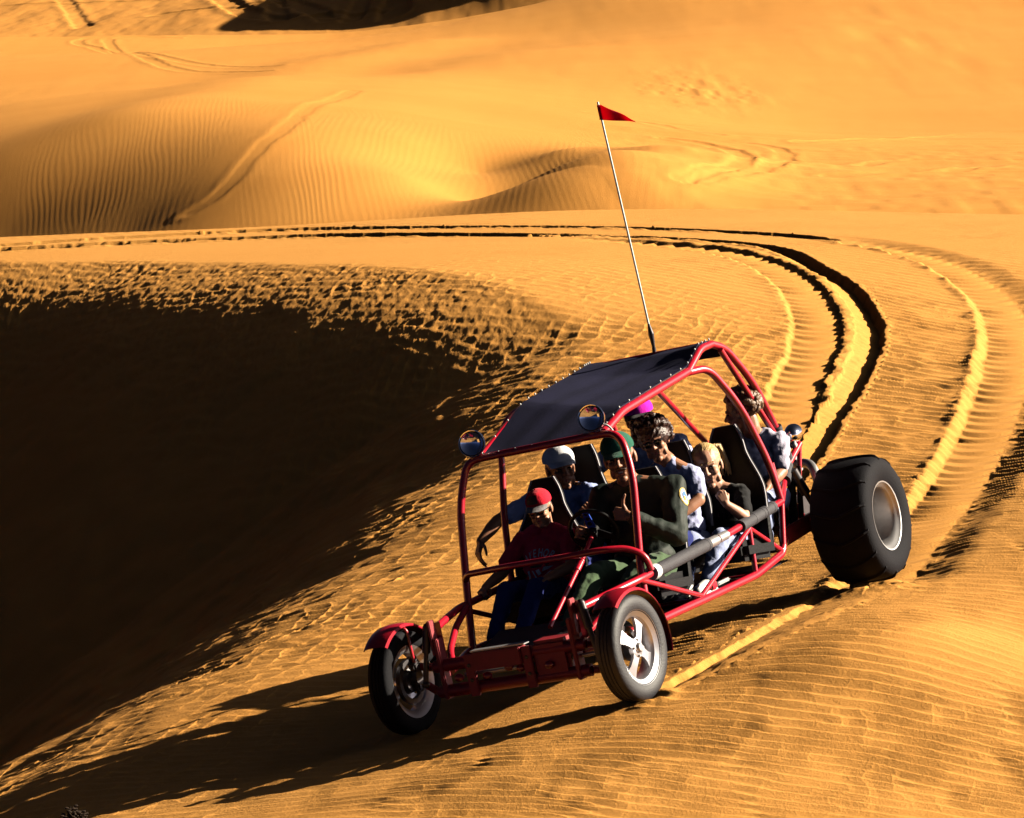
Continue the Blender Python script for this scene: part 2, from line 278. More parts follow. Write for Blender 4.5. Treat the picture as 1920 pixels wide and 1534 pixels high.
    ph3 = (x * 0.45 + y * 0.85) / 0.20 + 0.9 * fbm(x * 1.1, y * 1.1 + 3, 2) + 0.35 * vnoise(x * 5 + 7, y * 4)
    cross = np.maximum(crest(ph2), crest(ph3)) * (0.8 + 0.5 * vnoise(x * 4, y * 4)) + 0.10 * vnoise(x * 12, y * 12)
    far_amp = 1 - 0.78 * sst((y - 34) / 8) * (1 - sst((dw + 0.4) / 0.6))
    inb = 1 - sst((dw - 2.4) / 1.6)
    rip = (rip * (1 - cz * 0.7) + cross * cz * 0.55)
    lump = fbm(x * 14, y * 8, 3) * 0.0085 * farw * sst((dw + 0.15) / 0.4) * (1 - sst((dw - 1.7) / 1.2))
    z = z + rip * amp * far_amp * inb * (1 - mask) + zr + lump
    return z

def sheet(name, xs_ang, ys, hfun, mat, label=None):
    A, Y = np.meshgrid(np.tan(xs_ang), ys)
    X = A * Y
    Z = hfun(X, Y)
    nr, nc = X.shape
    me = bpy.data.meshes.new(name)
    me.vertices.add(nr * nc)
    me.vertices.foreach_set('co', np.stack([X, Y, Z], -1).astype(np.float32).ravel())
    i = np.arange(nr * nc).reshape(nr, nc)
    q = np.stack([i[:-1, :-1], i[:-1, 1:], i[1:, 1:], i[1:, :-1]], -1).reshape(-1, 4)
    me.loops.add(q.size); me.polygons.add(len(q))
    me.loops.foreach_set('vertex_index', q.ravel().astype(np.int32))
    me.polygons.foreach_set('loop_start', np.arange(0, q.size, 4, dtype=np.int32))
    me.polygons.foreach_set('use_smooth', np.ones(len(q), bool))
    me.update(calc_edges=True)
    me.materials.append(mat)
    o = bpy.data.objects.new(name, me); COL.objects.link(o); o['kind'] = 'structure'
    return o

def fan(fine_deg, n, wide_deg, k):
    f = np.linspace(-fine_deg, fine_deg, n)
    g = np.linspace(fine_deg, wide_deg, k + 1)[1:]
    return np.radians(np.concatenate([-g[::-1], f, g]))

NEAR_Y = 5.0 / np.tan(np.radians(np.linspace(19.5, 5.2, 2300)))
NEAR_Y = np.concatenate([np.linspace(2.0, NEAR_Y[0], 12)[:-1], NEAR_Y, NEAR_Y[-1] + np.linspace(0.3, 8, 26)])
sheet('ground', fan(8.6, 1300, 60, 50), NEAR_Y, near_height, M_SAND)

_hill = tps_fit(HILL, 0.3)
def hill_height(x, y):
    z = tps(_hill, np.clip(x, -26, 22), np.clip(y, 52, 142))
    z = z - np.where(y > 132, 0.35 * (y - 132), 0) * sst((8 - x) / 6)
    # ripples, crest lines running away from the camera
    ph = (x * 0.97 + y * 0.06) / 0.095 + 2.6 * fbm(x * 0.35, y * 0.06, 3) + 0.7 * vnoise(x * 1.6, y * 0.5)
    m1 = sst((72 - y) / 8) * (0.55 + 0.6 * fbm(x * 0.3 + 3, y * 0.1, 2))
    phb = (x * 0.95 - y * 0.05) / 0.115 + 2.0 * fbm(x * 0.4 + 12, y * 0.08 + 4, 3) + 0.6 * vnoise(x * 1.9, y * 0.6 + 3)
    mm = sst(0.5 + 2.2 * vnoise(x * 0.9 + 4, y * 0.22))
    z = z + 0.0015 * (np.sin(2 * math.pi * ph) * mm + np.sin(2 * math.pi * phb) * (1 - mm)) * np.clip(m1, 0, 1) * (1 - 0.75 * sst((x - 1.6) / 1.5)) * np.clip(0.8 + 1.1 * fbm(x * 1.1, y * 0.22, 2), 0.05, 1.6)
    z = z + 0.008 * vnoise(x * 4, y * 1.6) * sst((x - 0.5) / 2) * sst((75 - y) / 8)
    z = z + 0.05 * fbm(x * 0.30, y * 1.1, 3) * sst((x - 1.5) / 2) * sst((80 - y) / 6) + 0.035 * fbm(x * 3.2, y * 0.8, 2) * np.exp(-((x - 4.6) / 1.2) ** 2 - ((y - 86) / 5) ** 2)
    z = z + 0.05 * fbm(x * 0.9, y * 0.3 + 4, 2) * np.exp(-((x - 10.5) / 2) ** 2 - ((y - 98) / 8) ** 2)
    z = z + 0.012 * fbm(x * 0.9, y * 0.16, 3) * sst((y - 64) / 20) + 0.18 * fbm(x * 0.10, y * 0.03, 2) * sst((y - 80) / 40)
    jag = 0.05 * fbm(x * 4, y * 1.2, 2)
    for line, half, dep in HILL_TRACKS:
        sgn, arc = near_line(x, y, smooth_poly(line, 0.6), 2.0)
        a = np.abs(sgn + jag)
        z = z - dep * 0.4 * (1 - sst((a - half) / 0.12)) + 0.35 * dep * np.exp(-((a - half - 0.15) / 0.12) ** 2)
    for line, wd, hh in CREASES:
        sgn, arc = near_line(x, y, smooth_poly(line, 1.0), 6.0)
        z = z + hh * np.exp(-(np.minimum(np.abs(sgn), 50) / wd) ** 2)
    return z
HILL_Y = np.concatenate([np.linspace(49, 75, 520), np.linspace(75, 138, 420)[1:], np.geomspace(138, 3500, 40)[1:]])
sheet('hills', fan(8.6, 1400, 70, 40), HILL_Y, hill_height, M_SAND_FAR)

def distant_height(x, y):
    z = -3.8 + 0.5 * fbm(x * 0.06, y * 0.02, 2) + 0.10 * fbm(x * 0.5, y * 0.10, 4)
    xe = -5.6 + 0.02 * (y - 170) + 0.4 * vnoise(y * 0.1, y * 0)
    z = z + 0.0075 * np.clip(x + 18.5, 0, 12.5) ** 2 * sst((y - 134) / 24)
    z = z + (0.66 * 9 * sst((x - xe) / 13) + 0.12 * np.clip(x - xe - 9, 0, 40)) * sst((y - 134) / 24)
    for line, half, dep in DISTANT_TRACKS:
        sgn, arc = near_line(x, y, smooth_poly(line, 1.0), 4.0)
        a = np.abs(sgn + 0.1 * fbm(x * 2, y, 2))
        z = z - 0.6 * dep * (1 - sst((a - half) / 0.25)) + 0.35 * dep * np.exp(-((a - half - 0.3) / 0.25) ** 2)
    return z
sheet('distant_dunes', fan(8.6, 800, 40, 20), np.concatenate([np.linspace(133, 220, 480), np.geomspace(220, 3500, 40)[1:]]), distant_height, M_SAND_FAR)

# ---------------------------------------------------------------- mesh helpers
BR = np.array([[-0.45725562, 0.8771856, -0.14650159], [-0.88919934, -0.44805939, 0.09255978], [0.01555069, 0.1725926, 0.98487054]])
MB = Matrix([[*BR[0], -0.0510493], [*BR[1], 20.0150691], [*BR[2], 0.16838861], [0, 0, 0, 1]])

class Sh:
    """collects shapes into one mesh"""
    def __init__(s): s.bm = bmesh.new()
    def ring_sweep(s, rings, closed_path=False, cap=True):
        vs = [[s.bm.verts.new(p) for p in r] for r in rings]
        n = len(vs[0]); k = len(vs)
        for i in range(k if closed_path else k - 1):
            a = vs[i]; b = vs[(i + 1) % k]
            for j in range(n): s.bm.faces.new((a[j], a[(j + 1) % n], b[(j + 1) % n], b[j]))
        if cap and not closed_path:
            s.bm.faces.new(vs[0][::-1]); s.bm.faces.new(vs[-1])
    def tube(s, pts, r, bend=0.08, n=12, rings_per_bend=6, flat=None):
        pts = [Vector(p) for p in pts]; path = [pts[0]]
        for i in range(1, len(pts) - 1):
            a, b, c = pts[i - 1], pts[i], pts[i + 1]
            u = (a - b); v = (c - b); d = min(bend, u.length * 0.49, v.length * 0.49)
            p0 = b + u.normalized() * d; p1 = b + v.normalized() * d
            for q in range(rings_per_bend + 1):
                t = q / rings_per_bend
                path.append(p0 * (1 - t) ** 2 + b * 2 * t * (1 - t) + p1 * t * t)
        path.append(pts[-1]); path = [p for i, p in enumerate(path) if i == 0 or (p - path[i - 1]).length > 1e-5]
        rr = r if isinstance(r, (list, tuple)) else None
        tan = [(path[min(i + 1, len(path) - 1)] - path[max(i - 1, 0)]).normalized() for i in range(len(path))]
        up = Vector((0, 0, 1)) if abs(tan[0].z) < 0.9 else Vector((1, 0, 0))
        x = tan[0].cross(up).normalized(); rings = []
        for i, p in enumerate(path):
            x = (x - tan[i] * x.dot(tan[i])).normalized(); y = tan[i].cross(x)
            q = (rr[0] + (rr[1] - rr[0]) * i / (len(path) - 1)) if rr else r
            fy = flat if flat else 1.0
            rings.append([p + x * math.cos(2 * math.pi * j / n) * q + y * math.sin(2 * math.pi * j / n) * q * fy for j in range(n)])
        s.ring_sweep(rings); return s
    def box(s, c, size, rot=None, bev=0.0):
        c = Vector(c); h = Vector(size) / 2
        R = rot.to_matrix() if rot is not None and hasattr(rot, 'to_matrix') else (rot if rot is not None else Matrix.Identity(3))
        b2 = bmesh.new()
        vs = [b2.verts.new(R @ Vector((x * h.x, y * h.y, z * h.z)) + c) for x in (-1, 1) for y in (-1, 1) for z in (-1, 1)]
        for f in ((0, 1, 3, 2), (4, 6, 7, 5), (0, 4, 5, 1), (2, 3, 7, 6), (0, 2, 6, 4), (1, 5, 7, 3)): b2.faces.new([vs[i] for i in f])
        if bev: bmesh.ops.bevel(b2, geom=list(b2.edges), offset=bev, segments=2, affect='EDGES')
        s.merge(b2); return s
    def merge(s, b2):
        t = bpy.data.meshes.new('tmp'); b2.to_mesh(t); b2.free(); s.bm.from_mesh(t); bpy.data.meshes.remove(t)
    def ell(s, c, r, rot=None, seg=20, rings=12):
        b2 = bmesh.new(); bmesh.ops.create_uvsphere(b2, u_segments=seg, v_segments=rings, radius=1)
        R = rot.to_matrix().to_4x4() if rot is not None and hasattr(rot, 'to_matrix') else (rot.to_4x4() if rot is not None else Matrix.Identity(4))
        if not isinstance(r, (tuple, list)): r = (r, r, r)
        bmesh.ops.transform(b2, matrix=Matrix.Translation(Vector(c)) @ R @ Matrix.Diagonal((*r, 1)), verts=b2.verts)
        s.merge(b2); return s
    def cap(s, a, b, ra, rb=None, n=14, flat=None):
        """tapered capsule"""
        rb = ra if rb is None else rb; a = Vector(a); b = Vector(b)
        ax = (b - a); L = ax.length
        if L < 1e-6: return s.ell(a, max(ra, rb))
        ax /= L; up = Vector((0, 0, 1)) if abs(ax.z) < 0.9 else Vector((1, 0, 0))
        x = ax.cross(up).normalized(); y = ax.cross(x); rings = []
        if flat: x, y = flat[0], ax.cross(flat[0]); fs = flat[1]
        else: fs = 1.0
        prof = []
        for k in range(1, 6):
            t = math.pi / 2 * (k / 5); prof.append((-math.cos(t) * ra, math.sin(t) * ra))
        for k in range(0, 5):
            t = math.pi / 2 * (k / 5); prof.append((L + math.sin(t) * rb, math.cos(t) * rb))
        for d, q in prof:
            q = max(q, 1e-4)
            rings.append([a + ax * d + x * math.cos(2 * math.pi * j / n) * q + y * math.sin(2 * math.pi * j / n) * q * fs for j in range(n)])
        s.ring_sweep(rings); return s
    def lathe(s, prof, c, n=48, axis='Y', closed=True, mod=None):
        """prof: (radius, offset along axis)"""
        c = Vector(c); rings = []
        for k in range(n):
            t = 2 * math.pi * k / n; ring = []
            for i, (r, o) in enumerate(prof):
                q = r + (mod(t, o, r) if mod else 0)
                ring.append(c + Vector((math.cos(t) * q, o, math.sin(t) * q)))
            rings.append(ring)
        vs = [[s.bm.verts.new(p) for p in r] for r in rings]; m = len(prof)
        for k in range(n):
            a = vs[k]; b = vs[(k + 1) % n]
            for i in range(m if closed else m - 1): s.bm.faces.new((a[i], b[i], b[(i + 1) % m], a[(i + 1) % m]))
        return s
    def prism(s, pts, off):
        """flat polygon pushed along off"""
        off = Vector(off); a = [s.bm.verts.new(Vector(p)) for p in pts]; b = [s.bm.verts.new(Vector(p) + off) for p in pts]
        n = len(a); s.bm.faces.new(a[::-1]); s.bm.faces.new(b)
        for i in range(n): s.bm.faces.new((a[i], a[(i + 1) % n], b[(i + 1) % n], b[i]))
        return s
    def obj(s, name, mat, parent=None, smooth=True, loc=None, sharp=38, recalc=True):
        if recalc: bmesh.ops.recalc_face_normals(s.bm, faces=s.bm.faces)
        me = bpy.data.meshes.new(name); 
        if loc is not None:
            for v in s.bm.verts: v.co -= Vector(loc)
        s.bm.to_mesh(me); s.bm.free()
        if smooth:
            me.shade_smooth()
            if sharp: me.set_sharp_from_angle(angle=rad(sharp))
        for mm in (mat if isinstance(mat, (list, tuple)) else [mat]): me.materials.append(mm)
        o = bpy.data.objects.new(name, me); COL.objects.link(o)
        if parent is not None: o.parent = parent
        if loc is not None and (parent is None or parent.name == 'dune_buggy'): o.location = loc
        return o

def remesh(o, voxel, smooth=4, disp=None):
    m1 = o.modifiers.new('r', 'REMESH'); m1.mode = 'VOXEL'; m1.voxel_size = voxel; m1.use_smooth_shade = True
    m2 = o.modifiers.new('s', 'SMOOTH'); m2.iterations = smooth; m2.factor = 0.5
    dg = bpy.context.evaluated_depsgraph_get(); dg.update()
    me = bpy.data.meshes.new_from_object(o.evaluated_get(dg))
    old = o.data; o.modifiers.clear(); mats = [m for m in old.materials]
    o.data = me
    if not len(me.materials):
        for m in mats: me.materials.append(m)
    me.shade_smooth(); nm = old.name; bpy.data.meshes.remove(old); me.name = nm
    if disp:
        n = len(me.vertices); co = np.empty(n * 3, np.float32); me.vertices.foreach_get('co', co); co = co.reshape(-1, 3)
        no = np.empty(n * 3, np.float32); me.vertices.foreach_get('normal', no); no = no.reshape(-1, 3)
        co = co + no * disp(co)[:, None]; me.vertices.foreach_set('co', co.astype(np.float32).ravel()); me.update()
    return o

# ---------------------------------------------------------------- dune buggy
B = bpy.data.objects.new('dune_buggy', None); COL.objects.link(B); B.matrix_world = MB
B['label'] = 'red tube-framed open dune buggy with black canvas roof, loaded with passengers, rolling down the sand'
B['category'] = 'dune buggy'
T = 0.021
# lower frame with the side truss
f = Sh()
for s in (1, -1):
    y = 0.56 * s
    f.tube([(-0.05, 0.40 * s, 0.30), (-0.55, y, 0.315), (-1.30, y, 0.305), (-2.02, y, 0.30), (-2.42, y, 0.345), (-2.46, y, 0.385)], T * 1.1, 0.06)
    f.tube([(-0.56, y, 0.565), (-1.27, y, 0.33)], 0.015)
    f.tube([(-1.27, y, 0.33), (-2.06, y, 0.565)], 0.015); f.tube([(-2.06, y, 0.565), (-2.02, y, 0.32)], 0.015)
    f.tube([(-2.06, y, 0.565), (-2.43, y, 0.365)], 0.015); f.tube([(-2.57, y, 0.63), (-2.46, y, 0.375)], 0.018)
    f.tube([(-2.46, y, 0.38), (-2.95, 0.40 * s, 0.42), (-3.25, 0.36 * s, 0.46)], T, 0.06)
    f.tube([(-2.57, y, 0.63), (-2.98, 0.44 * s, 0.765), (-3.24, 0.45 * s, 0.88)], T, 0.05)
    f.tube([(-3.24, 0.45 * s, 0.88), (-3.12, 0.40 * s, 0.45)], 0.015)
for x, z in ((-0.5, 0.315), (-1.30, 0.305), (-2.0, 0.30), (-2.45, 0.37)): f.tube([(x, -0.555, z), (x, 0.555, z)], 0.016)
f.tube([(-3.24, -0.45, 0.88), (-3.24, 0.45, 0.88)], T)
f.obj('lower_frame', M_RED, B)
for s in (1, -1):
    g = Sh(); y = 0.56 * s
    g.tube([(-0.02, 0.44 * s, 0.53), (-0.22, 0.49 * s, 0.545), (-0.56, y, 0.565), (-1.78, y, 0.588), (-2.57, y, 0.63)], T, 0.06); g.obj('side_rail', M_RED, B)
# nose tubes on either side of the torsion beam
for s in (1, -1):
    g = Sh(); g.tube([(-0.60, 0.53 * s, 0.56), (-0.36, 0.49 * s, 0.49), (-0.14, 0.43 * s, 0.40), (-0.05, 0.38 * s, 0.33)], 0.019, 0.05); g.obj('nose_tube', M_RED, B)
# roll cage
g = Sh()
g.tube([(-0.60, 0.55, 0.32), (-0.645, 0.535, 0.57), (-0.77, 0.555, 1.12), (-0.83, 0.50, 1.345), (-0.84, 0.30, 1.345), (-0.84, -0.30, 1.335),
        (-0.83, -0.46, 1.33), (-0.77, -0.53, 1.10), (-0.645, -0.545, 0.555), (-0.60, -0.55, 0.32)], 0.0215, 0.15, rings_per_bend=8)
g.obj('front_hoop', M_RED, B)
g = Sh()
g.tube([(-0.85, 0.395, 1.35), (-1.14, 0.39, 1.425), (-2.05, 0.40, 1.51)], 0.0235, 0.06)
g.tube([(-2.05, 0.40, 1.51), (-2.27, 0.40, 1.61), (-2.42, 0.405, 1.615)], 0.0225, 0.05)
g.tube([(-2.05, 0.40, 1.505), (-2.22, 0.445, 1.50), (-2.42, 0.50, 1.24), (-2.56, 0.54, 0.86), (-2.57, 0.56, 0.63)], 0.0225, 0.16, rings_per_bend=9)
g.tube([(-2.42, 0.405, 1.615), (-2.56, 0.42, 1.57), (-2.78, 0.45, 1.33), (-2.98, 0.445, 1.00), (-3.05, 0.44, 0.80)], 0.0225, 0.16, rings_per_bend=9)
g.tube([(-2.47, 0.43, 1.57), (-2.95, 0.44, 0.98)], 0.018)
g.tube([(-0.85, -0.365, 1.345), (-1.46, -0.375, 1.525), (-2.37, -0.375, 1.61)], 0.0225, 0.06)
g.tube([(-1.46, -0.375, 1.525), (-1.50, -0.52, 1.47), (-1.41, -0.55, 1.35), (-1.39, -0.55, 1.23), (-1.30, -0.56, 0.95), (-1.22, -0.56, 0.58)], 0.020, 0.09)
g.tube([(-2.37, -0.375, 1.61), (-2.56, -0.45, 1.50), (-2.80, -0.50, 1.10), (-2.98, -0.47, 0.78)], 0.0215, 0.14)
g.tube([(-2.42, 0.405, 1.615), (-2.37, -0.375, 1.61)], 0.0215)
g.tube([(-1.63, 0.385, 1.47), (-2.88, 0.05, 0.975)], 0.018)
g.tube([(-2.92, 0.46, 0.985), (-2.86, -0.50, 0.975)], 0.018)
g.tube([(-2.58, 0.545, 0.86), (-2.585, 0.555, 0.64)], 0.016)
g.obj('roll_cage', M_RED, B)
g = Sh(); g.tube([(-0.65, -0.53, 0.70), (-0.62, -0.49, 0.735), (-0.52, -0.20, 0.752), (-0.50, 0.16, 0.755), (-0.55, 0.39, 0.755), (-0.62, 0.50, 0.735), (-0.66, 0.575, 0.68), (-0.68, 0.585, 0.59)], 0.0185, 0.07, rings_per_bend=8)
g.obj('dash_bar', M_RED, B)
# foam on the rails
def sleeve(a, b, r, name='foam_sleeve', mat=M_FOAM, n=16):
    q = Sh(); a = Vector(a); b = Vector(b); q.tube([a, b], r, n=n); q.tube([a - (b - a).normalized() * 0.012, a + (b - a).normalized() * 0.02], r * 1.04, n=n); q.tube([b - (b - a).normalized() * 0.02, b + (b - a).normalized() * 0.012], r * 1.04, n=n)
    return q.obj(name, mat, B)
def rail(x): return (x, 0.56, 0.565 + (x + 0.56) * -0.019 if x > -1.78 else 0.588 + (x + 1.78) * -0.053)
sleeve(rail(-0.78), rail(-1.46), 0.036); sleeve(rail(-1.955), rail(-2.14), 0.035); sleeve(rail(-2.16), rail(-2.27), 0.034); sleeve(rail(-2.30), rail(-2.42), 0.034)
sleeve(rail(-0.735), rail(-0.77), 0.040, 'sleeve_end', M_WHITE)
g = Sh(); g.tube([rail(-1.47), rail(-1.60)], 0.030); g.tube([rail(-1.62), rail(-1.74)], 0.027); g.obj('taped_rail', M_ALUD, B)
sleeve((-2.97, 0.447, 1.02), (-3.045, 0.44, 0.83), 0.033); sleeve((-2.84, 0.487, 0.72), (-3.01, 0.442, 0.78), 0.036)
# canvas roof: a thin laced sheet pulled over the rails
def canopy():
    L = [(-0.84, 0.385, 1.36), (-1.14, 0.385, 1.452), (-1.60, 0.39, 1.497), (-2.05, 0.395, 1.540), (-2.27, 0.39, 1.635), (-2.42, 0.395, 1.640), (-2.52, 0.40, 1.605), (-2.56, 0.40, 1.53)]
    R = [(-0.84, -0.36, 1.355), (-1.46, -0.37, 1.552), (-1.75, -0.37, 1.58), (-2.06, -0.37, 1.607), (-2.30, -0.37, 1.632), (-2.38, -0.37, 1.638), (-2.46, -0.37, 1.605), (-2.50, -0.37, 1.54)]
    def res(P, n):
        P = [Vector(p) for p in P]; k = len(P) - 1; o = []
        for i in range(n):
            t = i / (n - 1) * k; a = min(int(t), k - 1); o.append(P[a].lerp(P[a + 1], t - a))
        return o
    n, m = 50, 24
    A, C = res(L, n), res(R, n); bm = bmesh.new(); top = []; bot = []
    for i in range(n):
        a = []; b = []
        for j in range(m):
            t = j / (m - 1); p = A[i].lerp(C[i], t)
            sag = -0.018 * math.sin(math.pi * t) * math.sin(math.pi * i / (n - 1)) + 0.004 * math.sin(t * 19 + i * 0.23) * math.sin(math.pi * t)
            p = p + Vector((0, 0, sag)); a.append(bm.verts.new(p)); b.append(bm.verts.new(p - Vector((0, 0, 0.005))))
        top.append(a); bot.append(b)
    for i in range(n - 1):
        for j in range(m - 1):
            bm.faces.new((top[i][j], top[i][j + 1], top[i + 1][j + 1], top[i + 1][j])); bm.faces.new((bot[i][j], bot[i + 1][j], bot[i + 1][j + 1], bot[i][j + 1]))
    for i in range(n - 1):
        bm.faces.new((top[i][0], top[i + 1][0], bot[i + 1][0], bot[i][0])); bm.faces.new((top[i][-1], bot[i][-1], bot[i + 1][-1], top[i + 1][-1]))
    for j in range(m - 1):
        bm.faces.new((top[0][j], bot[0][j], bot[0][j + 1], top[0][j + 1])); bm.faces.new((top[-1][j], top[-1][j + 1], bot[-1][j + 1], bot[-1][j]))
    s = Sh(); s.bm.free(); s.bm = bm
    c = s.obj('canvas_roof', M_CANVAS, B)
    proto = []
    def stud(p):
        if not proto: q = Sh(); q.ell((0, 0, 0), 0.0060, seg=8, rings=6); o = q.obj('lacing_stud', M_WHITE, c); proto.append(o)
        else: o = proto[0].copy(); COL.objects.link(o); o.parent = c
        o.location = p
    def dots(P, k):
        for p in res(P, k): stud(Vector(p) + Vector((0, 0, 0.006)))
    dots(L[:6], 17); dots(R[:6], 17)
    for j in range(1, 7): stud(Vector(L[0]).lerp(Vector(R[0]), j / 7) + Vector((0.008, 0, -0.004)))
canopy()
# round chrome lamps
def lamp(c, r, aim, name='headlight'):
    d = Vector(aim).normalized(); Rm = d.to_track_quat('Y', 'Z').to_matrix().to_4x4()
    s = Sh(); s.lathe([(0.0, -0.085), (r * 0.35, -0.082), (r * 0.66, -0.066), (r * 0.9, -0.035), (r, 0.0), (r * 1.03, 0.012), (r, 0.024), (r * 0.90, 0.022), (r * 0.90, -0.025), (0.0, -0.025)], (0, 0, 0), closed=False)
    M = Matrix.Translation(Vector(c)) @ Rm
    bmesh.ops.transform(s.bm, matrix=M, verts=s.bm.verts); bmesh.ops.remove_doubles(s.bm, verts=s.bm.verts, dist=1e-5); h = s.obj(name, M_CHROME, B)
    s = Sh(); s.lathe([(0.0, -0.012), (r * 0.3, -0.009), (r * 0.6, 0.002), (r * 0.88, 0.020), (r * 0.88, -0.02), (0.0, -0.02)], (0, 0, 0), closed=False)
    bmesh.ops.transform(s.bm, matrix=M, verts=s.bm.verts); bmesh.ops.remove_doubles(s.bm, verts=s.bm.verts, dist=1e-5); s.obj('lens', M_LENS, h)
    s = Sh(); s.lathe([(r * 0.87, 0.010), (r * 0.92, 0.010), (r * 0.92, 0.027), (r * 0.87, 0.027)], (0, 0, 0)); bmesh.ops.transform(s.bm, matrix=M, verts=s.bm.verts); s.obj('bezel', M_BLACK, h)
    s = Sh(); c = Vector(c); s.tube([c - d * 0.035 + Vector((0, 0, -r * 0.8)), c - d * 0.03 + Vector((-0.005, 0, -r * 1.25))], 0.013); s.ell(c - d * 0.03 + Vector((0, 0, -r * 1.2)), 0.018); s.obj('lamp_bracket', M_WHITE, h)
lamp((-0.83, -0.40, 1.42), 0.074, (0.93, 0.26, 0.13)); lamp((-0.83, 0.355, 1.44), 0.074, (0.93, 0.26, 0.13))
lamp((-3.16, 0.46, 0.955), 0.055, (-1, -0.2, 0.05), 'rear_lamp')
g = Sh(); g.tube([(-0.83, 0.36, 1.36), (-0.86, 0.41, 1.40), (-0.86, 0.445, 1.36), (-0.84, 0.46, 1.335)], 0.006); g.obj('lamp_wire', M_WHITE, B)

# front torsion beam, towers, shocks
g = Sh(); g.tube([(0, -0.46, 0.345), (0, 0.46, 0.345)], 0.034, n=18); g.tube([(0, -0.46, 0.205), (0, 0.46, 0.205)], 0.034, n=18)
for y in (-0.23, 0.12): g.box((0.036, y, 0.275), (0.022, 0.055, 0.225), bev=0.004)
g.box((0.02, -0.055, 0.345), (0.085, 0.30, 0.095), bev=0.006); g.box((-0.05, 0.25, 0.30), (0.16, 0.22, 0.20), bev=0.02)
for y in (-0.41, 0.40): g.box((0, y, 0.33), (0.075, 0.028, 0.33), bev=0.006); g.box((0.0, y * 1.06, 0.50), (0.06, 0.02, 0.19), bev=0.004)
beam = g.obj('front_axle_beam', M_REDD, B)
g = Sh(); g.box((0.005, -0.05, 0.40), (0.06, 0.33, 0.008)); g.obj('beam_cap', M_ALUD, beam)
for y, z in ((-0.23, 0.33), (-0.23, 0.25), (0.12, 0.33), (0.12, 0.24)):
    g = Sh(); g.ell((0.05, y, z), (0.004, 0.011, 0.011), seg=10, rings=6); g.obj('bolt_head', M_STEEL, beam)
for y, x, z in ((-0.32, 0.02, 0.27), (-0.16, 0.0, 0.255), (-0.02, 0.0, 0.285), (0.05, 0.0, 0.27), (0.24, 0.04, 0.27)):
    g = Sh(); g.ell((x, y, z), (0.02, 0.03, 0.022), seg=10, rings=6); g.obj('linkage_joint', M_RED, beam)
g = Sh(); g.tube([(-0.02, -0.30, 0.275), (0.0, 0.05, 0.275), (-0.02, 0.40, 0.285), (-0.02, 0.58, 0.29)], 0.011); g.obj('tie_rod', M_ALUD, B)
g = Sh(); g.box((-0.05, -0.435, 0.475), (0.012, 0.055, 0.20), Euler((0, 0.1, 0.5)), 0.003); g.obj('shock_tower', M_RED, B)
g = Sh(); g.box((-0.05, 0.435, 0.475), (0.012, 0.055, 0.20), Euler((0, 0.1, -0.5)), 0.003); g.obj('shock_tower', M_RED, B)
for s in (1, -1):
    g = Sh(); a = Vector((-0.02, 0.47 * s, 0.56)); b = Vector((0.02, 0.53 * s, 0.26))
    g.tube([a, a.lerp(b, 0.45)], 0.024, n=14); g.tube([a.lerp(b, 0.4), b], 0.015); g.ell(a, 0.022); g.ell(b, 0.022); g.obj('shock_absorber', M_STEEL, B)
    for z in (0.345, 0.205):
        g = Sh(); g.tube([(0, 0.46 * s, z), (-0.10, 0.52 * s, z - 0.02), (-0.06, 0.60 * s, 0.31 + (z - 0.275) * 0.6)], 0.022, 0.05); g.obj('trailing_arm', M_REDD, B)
    g = Sh(); g.box((-0.03, 0.60 * s, 0.30), (0.07, 0.04, 0.16), bev=0.01); g.tube([(-0.01, 0.58 * s, 0.30), (0, 0.68 * s, 0.30)], 0.035); g.obj('steering_knuckle', M_STEEL, B)

